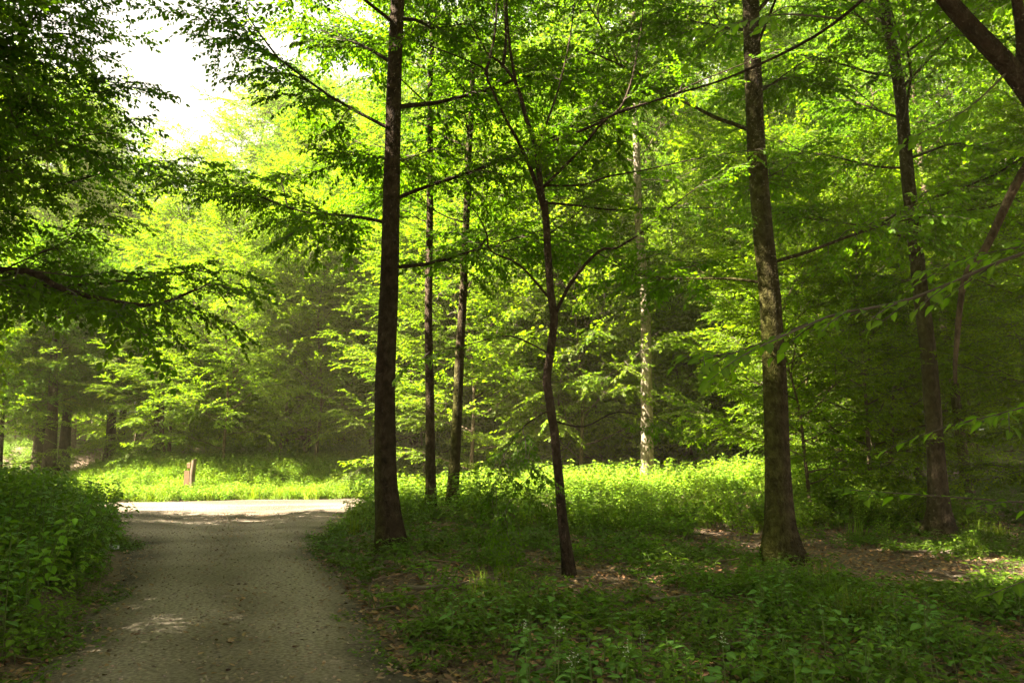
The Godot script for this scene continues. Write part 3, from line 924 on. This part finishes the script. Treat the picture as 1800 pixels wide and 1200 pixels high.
# a single leaf with a pointed, rounded outline, built of its two halves
func single_leaf(length: float, width: float, tone: Color, mat: Material, fold := 0.25, curl := 0.2) -> ArrayMesh:
	var A := arrays()
	var us := [0.0, 0.1, 0.3, 0.55, 0.8, 1.0]
	var ws := [0.0, 0.55, 1.0, 0.9, 0.45, 0.0]
	for s in [-1.0, 1.0]:
		for i in 5:
			var a0 := Vector3(us[i] * length, -curl * length * us[i] * us[i], 0)
			var a1 := Vector3(us[i + 1] * length, -curl * length * us[i + 1] * us[i + 1], 0)
			var b0 := a0 + Vector3(0, fold * ws[i] * width * 0.5, s * ws[i] * width * 0.5)
			var b1 := a1 + Vector3(0, fold * ws[i + 1] * width * 0.5, s * ws[i + 1] * width * 0.5)
			var n := Vector3(0.1 + curl * us[i], 1.0, -s * fold).normalized()
			# the midrib is paler than the blade
			var rib := Color(tone.r * 1.35, tone.g * 1.22, tone.b * 1.5)
			var rim := Color(tone.r * 0.85, tone.g * 0.88, tone.b)
			if i > 0:
				add_tri(A, a0, b0, a1, n, n, n, rib, rim, rib)
			if i < 4:
				add_tri(A, b0, b1, a1, n, n, n, rim, rim, rib)
	return commit(A, null, mat)

func hang_leaves(root: Node3D, path: PackedVector3Array, leaves: Array, step: float, wood_r: float, side_twigs: int, size := 1.0) -> void:
	var A := arrays()
	var r := PackedFloat32Array()
	for k in path.size():
		r.append(wood_r * (1.0 - 0.8 * k / (path.size() - 1.0)))
	tube(A, path, r, 6)
	var lines := [path]
	for k in side_twigs:
		var f := (0.25 + 0.7 * (k + 0.5) / side_twigs) * (path.size() - 1)
		var at := path[int(f)].lerp(path[int(f) + 1], f - int(f))
		var d := (path[int(f) + 1] - path[int(f)]).normalized()
		d = Basis(Vector3.UP, rnd(0.5, 1.0) * (1.0 if k % 2 else -1.0)) * d
		var q := PackedVector3Array()
		var len := rnd(0.25, 0.5)
		for j in 4:
			var t := j / 3.0
			q.append(at + d * len * t + Vector3(0, -0.14 * len * t * t + rnd(-0.01, 0.01), 0))
		tube(A, q, PackedFloat32Array([wood_r * 0.4, wood_r * 0.3, wood_r * 0.22, wood_r * 0.15]), 4)
		lines.append(q)
	part("twig", commit(A, null, M.twig), root)
	for line in lines:
		var q: PackedVector3Array = line
		var total := 0.0
		for i in q.size() - 1:
			total += q[i].distance_to(q[i + 1])
		var n := int(total / step)
		for i in n + 1:
			var t: float = (i + 0.6) / (n + 1.0)
			if line == lines[0] and t < 0.35: continue
			var f := minf(t, 0.999) * (q.size() - 1)
			var at: Vector3 = q[int(f)].lerp(q[int(f) + 1], f - int(f))
			var d: Vector3 = (q[int(f) + 1] - q[int(f)]).normalized()
			var turn: Vector3 = Basis(Vector3.UP, (1.0 if i % 2 else -1.0) * rnd(0.5, 1.1)) * d
			turn.y += rnd(-0.3, 0.15)
			if i == n: turn = d + Vector3(0, -0.2, 0)
			var b := frame_along(turn, (Vector3.UP + Vector3(rnd(-1, 1), 0, rnd(-1, 1)) * 0.75).normalized())
			var o := part("leaf", leaves[rng.randi() % leaves.size()], root)
			var k := rnd(0.55, 1.05) * size
			o.transform = Transform3D(Basis(b.x * k, b.y * k, b.z * k), at)

func curve(p: Array, n := 6) -> PackedVector3Array:
	var q := PackedVector3Array()
	for i in p.size() - 1:
		for k in n:
			var a0: Vector3 = p[maxi(i - 1, 0)]
			var a3: Vector3 = p[mini(i + 2, p.size() - 1)]
			q.append((p[i] as Vector3).cubic_interpolate(p[i + 1], a0, a3, k / float(n)))
	q.append(p[p.size() - 1])
	return q

func near_tree() -> void:
	rng.seed = 301
	var at := on_ground(4.7, -4.7)
	var t := thing("leaning_tree", at, "dark tree at the right edge, its forked bough and leafy twigs hanging into view", "tree")
	var leaves := []
	for k in 5:
		var g := rnd(0.8, 1.1)
		leaves.append(single_leaf(rnd(0.085, 0.1), rnd(0.055, 0.066), Color(GREEN.r * g, GREEN.g * g, GREEN.b * g * 1.5), M.leaf, rnd(0.1, 0.35), rnd(0.1, 0.35)))
	var limb := func(points: Array, r0: float, r1: float, called: String) -> void:
		var q := PackedVector3Array()
		for p in points: q.append(p - at)
		var f := curve(Array(q), 5)
		var r := PackedFloat32Array()
		for k in f.size(): r.append(lerpf(r0, r1, k / (f.size() - 1.0)))
		var A := arrays()
		tube(A, f, r, 10, 0.06, func(_a: Vector3, _b: Vector3) -> Color: return Color(0.42, 0.37, 0.3) if called == "dead_branch" else Color(0.17, 0.14, 0.12), 3.0)
		part(called, commit(A, null, M.bark), t)
	limb.call([Vector3(4.7, -0.2, -4.7), Vector3(4.62, 1.2, -4.72), Vector3(4.5, 2.3, -4.8), Vector3(4.5, 4.5, -4.7), Vector3(4.6, 8.5, -4.5)], 0.17, 0.05, "trunk")
	limb.call([Vector3(4.5, 2.2, -4.8), Vector3(4.1, 3.0, -4.9), Vector3(3.62, 3.55, -5.0), Vector3(3.3, 4.05, -5.0), Vector3(2.9, 4.56, -5.0), Vector3(2.4, 5.5, -5.1), Vector3(1.9, 6.6, -5.2)], 0.1, 0.035, "branch")
	limb.call([Vector3(3.34, 4.0, -5.0), Vector3(3.36, 4.3, -4.98), Vector3(3.3, 4.9, -4.9), Vector3(3.4, 6.0, -4.8)], 0.045, 0.02, "branch")
	limb.call([Vector3(3.28, 4.08, -5.0), Vector3(3.1, 4.35, -5.1), Vector3(2.98, 4.8, -5.3)], 0.02, 0.01, "branch")
	limb.call([Vector3(4.55, 4.6, -5.4), Vector3(4.2, 3.95, -6.2), Vector3(3.88, 3.25, -6.4), Vector3(3.62, 2.95, -6.3), Vector3(3.45, 2.35, -6.2), Vector3(3.4, 2.1, -6.15)], 0.045, 0.012, "dead_branch")
	limb.call([Vector3(3.4, 6.0, -4.8), Vector3(3.05, 5.4, -5.6), Vector3(2.55, 4.95, -6.0), Vector3(1.8, 4.58, -6.1), Vector3(1.2, 4.38, -6.1), Vector3(0.6, 4.2, -6.2)], 0.018, 0.004, "branch")
	# leafy twigs hanging into view, every leaf by itself
	var twigs := [
		[[Vector3(4.5, 2.5, -4.75), Vector3(3.5, 2.78, -4.7), Vector3(2.9, 2.7, -4.4), Vector3(2.3, 2.46, -4.55), Vector3(1.75, 2.33, -4.4), Vector3(1.3, 2.16, -4.6), Vector3(0.95, 2.12, -4.5)], 0.085, 0.014, 14],
		[[Vector3(4.5, 2.9, -4.8), Vector3(3.6, 3.0, -5.4), Vector3(2.9, 2.85, -5.6)], 0.085, 0.01, 6],
		[[Vector3(1.75, 2.33, -4.4), Vector3(1.35, 2.16, -4.0), Vector3(1.05, 2.02, -3.7), Vector3(0.88, 1.9, -3.6)], 0.06, 0.006, 0],
		[[Vector3(4.55, 1.9, -4.7), Vector3(3.4, 2.0, -4.3), Vector3(2.75, 1.85, -4.1), Vector3(2.2, 1.72, -4.0)], 0.08, 0.01, 7],
		[[Vector3(4.6, 1.5, -4.7), Vector3(3.6, 1.35, -4.3), Vector3(2.8, 1.1, -4.0), Vector3(2.15, 0.93, -3.8)], 0.08, 0.009, 2],
		[[Vector3(4.6, 1.3, -4.75), Vector3(3.7, 1.25, -5.1), Vector3(2.8, 1.3, -5.3), Vector3(2.1, 1.35, -5.2)], 0.08, 0.01, 4],
		[[Vector3(2.6, 5.0, -6.0), Vector3(2.0, 4.75, -5.5), Vector3(1.6, 4.5, -5.15), Vector3(1.2, 4.32, -4.95)], 0.075, 0.009, 4],
		[[Vector3(3.3, 4.1, -5.0), Vector3(2.9, 3.75, -4.9), Vector3(2.5, 3.55, -4.9)], 0.08, 0.008, 3]]
	for w in twigs:
		var q := []
		for p in w[0]: q.append(p - at)
		hang_leaves(t, curve(q, 4), leaves, w[1], w[2], w[3])
	# the crown above the picture
	var spots := []
	var tints := PackedColorArray()
	for i in 26:
		var a := rnd(0, TAU)
		var q := limb_path(Vector3(-0.1, rnd(4.6, 8.4), 0), Vector3(cos(a), rnd(0.1, 0.6), sin(a)).normalized(), rnd(1.5, 3.2), -0.1)
		leaf_limb(q, spots, tints, tint(0.8), {"bough": 1.2, "gap": 0.26})
	copies_of("crown", boughs.beech[1], spots, tints, t).set_meta("kind", "stuff")

func make_plant(sd: int, called: String, tall: float, pairs: int, leaves: Array, flowers: bool) -> Node3D:
	rng.seed = sd
	var t := thing(called, Vector3.ZERO, "", "")
	var A := arrays()
	var lean := Vector3(rnd(-0.06, 0.06), 0, rnd(-0.06, 0.06))
	var p := PackedVector3Array([Vector3(0, -0.05, 0), Vector3(0, tall * 0.5, 0) + lean * 0.4, Vector3(0, tall, 0) + lean])
	tube(A, p, PackedFloat32Array([0.005, 0.004, 0.002]), 5)
	part("stem", commit(A, null, M.stalk), t)
	var az := rnd(0, TAU)
	for i in pairs:
		var u := 0.2 + 0.8 * (i + 0.7) / pairs
		var at := p[1].lerp(p[2], u * 2.0 - 1.0) if u > 0.5 else p[0].lerp(p[1], u * 2.0)
		az += 1.5 + rnd(-0.3, 0.3)
		for k in 2:
			var d := Vector3(cos(az + PI * k), rnd(-0.3, 0.35), sin(az + PI * k))
			var b := frame_along(d, (Vector3.UP + Vector3(rnd(-1, 1), 0, rnd(-1, 1)) * 0.25).normalized())
			var s := rnd(0.8, 1.2) * (1.2 - 0.5 * u)
			var o := part("leaf", leaves[rng.randi() % leaves.size()], t)
			o.transform = Transform3D(Basis(b.x * s, b.y * s, b.z * s), at + Vector3(d.x, d.y * 0.5, d.z) * 0.03)
	if flowers:
		var F := arrays()
		for i in 20:
			var a := rnd(0, TAU)
			var o := p[2] + Vector3(cos(a) * rnd(0, 0.035), rnd(0.0, 0.09), sin(a) * rnd(0, 0.035))
			for k in 2:
				add_leaf(F, o, Basis.from_euler(Vector3(rnd(-1, 1), rnd(0, TAU), rnd(-0.6, 0.6))), 0.009, 0.007, 1.0, 0.1, 0.1)
		part("flower_head", commit(F, null, M.petal), t)
	return t

func near_plants() -> void:
	var pe := StandardMaterial3D.new()
	pe.vertex_color_use_as_albedo = true
	pe.albedo_color = Color(0.4, 0.42, 0.36).linear_to_srgb()
	pe.cull_mode = BaseMaterial3D.CULL_DISABLED
	pe.roughness = 0.7
	M.petal = pe
	rng.seed = 331
	var leaves := []
	for k in 5:
		var g := rnd(0.55, 0.9)
		leaves.append(single_leaf(rnd(0.075, 0.1), rnd(0.055, 0.075), Color(GREEN.r * g * 0.85, GREEN.g * g, GREEN.b * g * 2.5), M.herb, rnd(0.1, 0.3), rnd(0.1, 0.4)))
	var kinds := []
	for k in 4:
		kinds.append(make_plant(340 + k, "herb_plant", [0.28, 0.36, 0.22, 0.42][k], [4, 5, 3, 5][k], leaves, false))
	var bloom := make_plant(350, "garlic_mustard", 0.5, 5, leaves, true)
	var nettle := [make_plant(360, "nettle", 0.75, 8, leaves, false), make_plant(361, "nettle", 0.9, 9, leaves, false)]
	rng.seed = 371
	var n := 0
	while n < 150:
		var z := -3.1 - 4.4 * rng.randf()
		var x := rnd(-1.0, 0.62 * -z)
		if road_in(x, z) > -0.4 or rng.randf() > 0.85 + 1.6 * hills.get_noise_2d(x * 4.0, z * 4.0): continue
		var k := rnd(0.7, 1.15)
		copy(kinds[rng.randi() % 4], "herb_plant", x, z, rnd(0, TAU), Vector3(k, k, k), "broad-leaved green herb in the dim foreground right of the track", "plant", "herbs in the dim foreground")
		n += 1
	for q in [[0.25, -4.6], [0.55, -4.2], [0.1, -5.0], [0.75, -4.9], [0.3, -4.0], [1.15, -4.5]]:
		copy(bloom, "garlic_mustard", q[0], q[1], rnd(0, TAU), Vector3.ONE * rnd(0.8, 1.0), "herb topped with small white flowers in the dim foreground", "plant", "white-flowered herbs")
	n = 0
	while n < 110:
		var z := -3.6 - 7.5 * rng.randf()
		var d0 := track_mid(z)
		var x := d0 - 1.32 - rnd(0.2, 1.6)
		if road_in(x, z) > -0.2: continue
		var k := rnd(0.6, 1.1)
		copy(nettle[rng.randi() % 2], "nettle", x, z, rnd(0, TAU), Vector3(k, k, k), "leafy nettle at the edge of the left bank along the track", "plant", "nettles edging the left bank")
		n += 1
	for q in kinds + nettle + [bloom]:
		remove_child(q)
		q.free()
	# a pale flat stone at the track's edge
	rng.seed = 380
	var S := arrays()
	var ring := []
	for i in 9:
		var a := TAU * i / 9.0
		ring.append(Vector3(cos(a) * 0.09 * rnd(0.8, 1.2), 0.0, sin(a) * 0.06 * rnd(0.8, 1.2)))
	var c := Color(0.5, 0.52, 0.52)
	for i in 9:
		var a: Vector3 = ring[i]
		var b: Vector3 = ring[(i + 1) % 9]
		var up := Vector3(0, 0.03, 0)
		var nn := (a + b).normalized()
		add_tri(S, a - up, b - up, a + up, nn, nn, nn, c, c, c)
		add_tri(S, b - up, b + up, a + up, nn, nn, nn, c, c, c)
		add_tri(S, a + up, b + up, Vector3(0, 0.037, 0), Vector3.UP, Vector3.UP, Vector3.UP, c, c, c)
	var st := part("flat_stone", commit(S, null, M.stone), self)
	st.position = on_ground(-6.1, -12.6) + Vector3(0, 0.06, 0)
	tag(st, "small pale flat stone at the left edge of the track", "stone")

func herbs() -> void:
	var low := []
	var mid := []
	var high := []
	var grass := []
	for k in 3:
		low.append(make_clump(400 + k, 14, 0.17, 0.3, 0.08, 2, 0.0))
		mid.append(make_clump(410 + k, 9, 0.42, 0.3, 0.085, 4, 0.05))
		high.append(make_clump(420 + k, 7, 0.8, 0.34, 0.1, 6, 0.1))
		grass.append(make_grass(430 + k, 60, 0.45, 0.22))
	rng.seed = 81
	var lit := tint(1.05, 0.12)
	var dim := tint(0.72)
	# the bank left of the track
	var bank := func() -> Variant:
		var z := -3.2 - 16.2 * rng.randf()
		var x := rnd(-17, -2.0)
		var d := road_in(x, z)
		return on_ground(x, z) if d < -0.05 - 0.35 * rng.randf() and rng.randf() < 0.75 + 1.3 * hills.get_noise_2d(x * 4.0 + 60.0, z * 4.0) and d > -9.0 and x < -0.25 * z * -1.0 - 0.0 - 1.2 + 0.0 else null
	scatter("bank_undergrowth", "dense nettles and brambles covering the bank left of the track", high, 4200, bank, tint(1.0), 0.4, 1.3)
	scatter("bank_undergrowth", "lower green herbs along the edge of the left bank", mid, 2200, bank, tint(1.0), 0.6, 1.2)
	# the wood floor on the right
	var right := func() -> Variant:
		var z := -3.0 - 24.0 * pow(rng.randf(), 1.2)
		var x := rnd(-3.6, -z * 0.75 + 2.0)
		if x < 0.25 * z - 1.2 and z > -9: return null
		var d := road_in(x, z)
		var dense := 0.48 + 1.4 * hills.get_noise_2d(x * 3.0 + 40.0, z * 3.0)
		return on_ground(x, z) if d < -0.15 and x > -3.4 and rng.randf() < dense else null
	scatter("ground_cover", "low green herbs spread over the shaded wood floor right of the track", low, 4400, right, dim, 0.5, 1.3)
	var front := func() -> Variant:
		var z := -3.2 - 5.5 * rng.randf()
		var x := rnd(-1.2, 5.0)
		return on_ground(x, z) if road_in(x, z) < -0.45 and rng.randf() < 0.55 + 1.4 * hills.get_noise_2d(x * 4.0, z * 4.0) else null
	scatter("ground_cover", "leafy herbs in the dark foreground below the forked young tree", mid, 260, front, dim, 0.5, 0.9)
	var tufts := func() -> Variant:
		var q: Variant = right.call()
		return q if q != null and hills.get_noise_2d(q.x * 4.0 - 30.0, q.z * 4.0) > 0.1 else null
	scatter("wood_grass", "thin wood grass in patches between the herbs right of the track", grass, 450, tufts, tint(0.8, 0.2), 0.5, 1.0, 0.2)
	scatter("ground_cover", "knee-high herbs in scattered clumps on the wood floor", mid, 1500, tufts, tint(0.8, 0.05), 0.4, 0.9)
	var verge := func() -> Variant:
		var z := -3.5 - 17.0 * rng.randf()
		var x := track_mid(z) + rnd(-4.0, 4.0)
		var d := road_in(x, z)
		return on_ground(x, z) if d < 0.22 and d > -0.5 and rng.randf() < 0.55 + 1.5 * hills.get_noise_2d(x * 5.0, z * 5.0) else null
	scatter("verge_herbs", "small herbs creeping over the edges of the track", low, 2600, verge, dim, 0.3, 0.8)
	# the sunlit clearing
	var clearing := func() -> Variant:
		var z := -12.5 - 21.0 * rng.randf()
		var x := rnd(-3.0, 9.0)
		var d := road_in(x, z)
		var edge := smoothstep(-12.0, -16.5, z + 0.15 * x)
		return on_ground(x, z) if d < -0.2 and rng.randf() < edge * clampf(0.6 + 2.2 * hills.get_noise_2d(x * 5.0 + 17.0, z * 5.0), 0.08, 1.0) else null
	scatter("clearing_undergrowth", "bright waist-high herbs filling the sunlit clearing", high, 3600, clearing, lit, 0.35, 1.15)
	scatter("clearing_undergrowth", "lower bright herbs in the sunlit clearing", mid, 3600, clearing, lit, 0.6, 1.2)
	# beyond the lane
	var beyond := func() -> Variant:
		var x := rnd(-22, -1)
		var z := rnd(-34, -24)
		var d := road_in(x, z)
		return on_ground(x, z) if d < 0.2 * rng.randf() - 0.05 and z < -23.2 else null
	scatter("roadside_grass", "tall bright grass along the far side of the lane", grass, 3000, beyond, tint(0.95, 0.2), 0.5, 1.3, 0.2)
	scatter("roadside_herbs", "leafy herbs on the slope beyond the lane around the post", mid, 4600, beyond, tint(1.0, 0.1), 0.5, 1.3)
	scatter("roadside_herbs", "taller herbs standing in clumps on the slope beyond the lane", high, 900, func() -> Variant:
		var q: Variant = beyond.call()
		return q if q != null and hills.get_noise_2d(q.x * 5.0, q.z * 5.0) > 0.08 else null, tint(1.0, 0.2), 0.5, 1.0)
	var back := func() -> Variant:
		var z := -27.0 - 28.0 * rng.randf()
		var x := rnd(-1, 1) * (-z * 0.75)
		return on_ground(x, z) if road_in(x, z) < -0.3 else null
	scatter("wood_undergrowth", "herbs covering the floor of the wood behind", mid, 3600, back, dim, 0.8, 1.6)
	scatter("clearing_grass", "grass tufts among the herbs of the clearing", grass, 700, clearing, lit, 0.5, 1.0, 0.15)

func small_things() -> void:
	var sm := StandardMaterial3D.new()
	sm.vertex_color_use_as_albedo = true
	sm.albedo_color = Color(0.13, 0.1, 0.075).linear_to_srgb()
	sm.roughness = 0.9
	M.stick = sm
	# dry leaves
	rng.seed = 91
	var dry := []
	for k in 3:
		rng.seed = 500 + k
		var L := arrays()
		add_leaf(L, Vector3(-0.03, 0.004, 0), Basis(), 0.065, 0.036, 1.0, rnd(0.15, 0.5), rnd(-0.2, 0.3))
		dry.append(commit(L, null, M.litter))
	rng.seed = 92
	var floor_spot := func() -> Variant:
		var z := -2.8 - 24.0 * pow(rng.randf(), 1.5)
		var x := rnd(-4.0, -z * 0.75 + 1.5)
		var d := road_in(x, z)
		return on_ground(x, z, -0.012) if d < 0.1 and x > -3.8 else null
	scatter("fallen_leaves", "brown fallen leaves lying on the wood floor", dry, 42000, floor_spot, Color(0.24, 0.13, 0.07), 0.7, 1.3, 0.5, 0.5)
	var road_spot := func() -> Variant:
		var z := -3.5 - 17.0 * pow(rng.randf(), 1.3)
		var x := rnd(-9, 0)
		var d := road_in(x, z)
		var want := 0.12 + 0.9 * smoothstep(0.6, 0.0, d) + 0.5 * smoothstep(0.5, 0.1, absf(x - (track_mid(z) + 0.15)))
		return Vector3(x, ground(x, z) + 0.062, z) if d > 0.0 and rng.randf() < want else null
	scatter("fallen_leaves", "scattered dry leaves on the gravel track", dry, 16000, road_spot, Color(0.2, 0.12, 0.075), 0.5, 1.1, 0.4, 0.5)
	# gravel
	var stones := []
	for k in 3:
		rng.seed = 600 + k
		var S := arrays()
		var pts := []
		for i in 3:
			for j in 5:
				var a := TAU * j / 5.0 + i * 0.5
				var e := [-0.3, 0.35, 0.9][i] as float
				pts.append(Vector3(cos(a) * cos(e), sin(e) * 0.6, sin(a) * cos(e)) * 0.012 * rnd(0.75, 1.25))
		for i in 2:
			for j in 5:
				var a: Vector3 = pts[i * 5 + j]
				var b: Vector3 = pts[i * 5 + (j + 1) % 5]
				var c: Vector3 = pts[(i + 1) * 5 + j]
				var d: Vector3 = pts[(i + 1) * 5 + (j + 1) % 5]
				var n1 := (a + b + c).normalized()
				var n2 := (b + c + d).normalized()
				add_tri(S, a, b, c, n1, n1, n1, Color.WHITE, Color.WHITE, Color.WHITE)
				add_tri(S, b, d, c, n2, n2, n2, Color.WHITE, Color.WHITE, Color.WHITE)
		for j in 3:
			var a: Vector3 = pts[10]
			add_tri(S, a, pts[11 + j], pts[10 + (j + 2) % 5], Vector3.UP, Vector3.UP, Vector3.UP, Color.WHITE, Color.WHITE, Color.WHITE)
		stones.append(commit(S, null, M.stone))
	rng.seed = 93
	var gravel_spot := func() -> Variant:
		var z := -3.2 - 21.0 * pow(rng.randf(), 1.6)
		var x := rnd(-13, 1)
		var d := road_in(x, z)
		var road_y := ground(x, z) + 0.045 + (0.035 * sin(clampf(d, 0, 2.6) * 2.4 - 0.6) + 0.03 * hills.get_noise_2d(x * 4.0, z * 4.0)) * smoothstep(0, 0.5, d)
		return Vector3(x, road_y + 0.003, z) if d > 0.1 else null
	scatter("gravel", "small loose stones strewn over the track and lane", stones, 26000, gravel_spot, Color(0.25, 0.19, 0.14), 0.25, 1.25, 0.3, 0.5)
	var sticks := []
	for k in 3:
		rng.seed = 620 + k
		var S := arrays()
		var q := PackedVector3Array()
		for i in 6: q.append(Vector3(i * 0.1 - 0.25, rnd(0.0, 0.02), rnd(-0.02, 0.02)))
		tube(S, q, PackedFloat32Array([0.007, 0.006, 0.006, 0.005, 0.004, 0.002]), 4)
		tube(S, PackedVector3Array([q[2], q[2] + Vector3(0.08, 0.01, 0.05), q[2] + Vector3(0.15, 0.02, 0.07)]), PackedFloat32Array([0.004, 0.003, 0.001]), 4)
		sticks.append(commit(S, null, M.stick))
	rng.seed = 94
	scatter("fallen_twigs", "small dead twigs lying among the leaves of the wood floor", sticks, 1400, floor_spot, Color(0.9, 0.85, 0.8), 0.5, 1.6, 0.15)
	# larger dead branches
	var logs := [[1.9, -8.3, 0.6, "thin dead branch lying left of the stout mossy tree"], [5.2, -10.2, 2.4, "thin dead branch lying right of the stout mossy tree"], [3.2, -7.2, 1.2, "crooked dead branch lying in the dim foreground herbs"], [6.6, -12.3, -0.3, "dead branch lying before the thick-footed shaded tree"], [-0.4, -8.6, 0.3, "short dead branch lying left of the forked young tree"]]
	for g in logs:
		var S := arrays()
		var q := PackedVector3Array()
		for i in 9: q.append(Vector3(i * 0.17 - 0.7, 0.03 + rnd(0.0, 0.03), rnd(-0.05, 0.05)))
		var rr := PackedFloat32Array()
		for i in 9: rr.append(0.022 * (1.0 - i / 9.5))
		tube(S, q, rr, 7, 0.1)
		tube(S, PackedVector3Array([q[3], q[3] + Vector3(0.15, 0.06, 0.12), q[3] + Vector3(0.35, 0.1, 0.2)]), PackedFloat32Array([0.01, 0.008, 0.003]), 5)
		tube(S, PackedVector3Array([q[5], q[5] + Vector3(0.12, 0.05, -0.1), q[5] + Vector3(0.26, 0.12, -0.2)]), PackedFloat32Array([0.009, 0.006, 0.002]), 5)
		var o := part("dead_branch", commit(S, null, M.stick), self)
		o.position = on_ground(g[0], g[1])
		o.rotation.y = g[2]
		tag(o, g[3], "branch", "dead branches on the wood floor")
	post()

func track_mid(z: float) -> float:
	for i in track.size() - 1:
		if z <= track[i].y and z >= track[i + 1].y:
			return lerpf(track[i].x, track[i + 1].x, (track[i].y - z) / (track[i].y - track[i + 1].y))
	return track[0].x

func post() -> void:
	rng.seed = 99
	var at := on_ground(-10.35, -26.4)
	var t := thing("wooden_post", at, "weathered old wooden post with reddish split boards on its left side", "post")
	var A := arrays()
	var p := PackedVector3Array()
	var r := PackedFloat32Array()
	for i in 12:
		p.append(Vector3(0.02 * sin(i * 0.7), -0.2 + 1.38 * i / 11.0, 0.0))
		r.append(0.088 - 0.001 * i + (0.012 if i == 4 else 0.0))
	p.append(Vector3(0.01, 1.185, 0)); r.append(0.07)
	p.append(Vector3(0.0, 1.2, 0)); r.append(0.01)
	tube(A, p, r, 14, 0.16, func(_q: Vector3, _n: Vector3) -> Color: return Color(0.16, 0.11, 0.075), 2.0)
	part("shaft", commit(A, null, M.wood), t)
	for s in [[1.0, 0.16, 0.1, 0.05], [0.62, 0.46, 0.17, 0.07]]:
		var B := arrays()
		var h: float = s[1]
		var w: float = s[2]
		var dpt: float = s[3]
		var o := Vector3(-0.09 - w * 0.5, s[0], 0.02)
		var c := Color(0.3, 0.17, 0.095)
		for f in 6:
			var ax := f / 2
			var sg := -1.0 if f % 2 else 1.0
			var n := Vector3.ZERO
			n[ax] = sg
			var u := Vector3.ZERO
			u[(ax + 1) % 3] = 1.0
			var v := n.cross(u)
			var q := []
			for k in [[-1, -1], [1, -1], [1, 1], [-1, 1]]:
				var e: Vector3 = n + u * k[0] + v * k[1]
				var jag := 0.03 * wobble.get_noise_3d(e.x * 7.0 + h * 9.0, e.y * 5.0, e.z * 3.0)
				q.append(o + Vector3(e.x * w * 0.5, e.y * h * 0.5 + jag * 2.0, e.z * dpt * 0.5) + Vector3(jag, 0, 0))
			add_tri(B, q[0], q[1], q[2], n, n, n, c, c, c)
			add_tri(B, q[0], q[2], q[3], n, n, n, c, c, c)
		part("board", commit(B, null, M.wood), t)
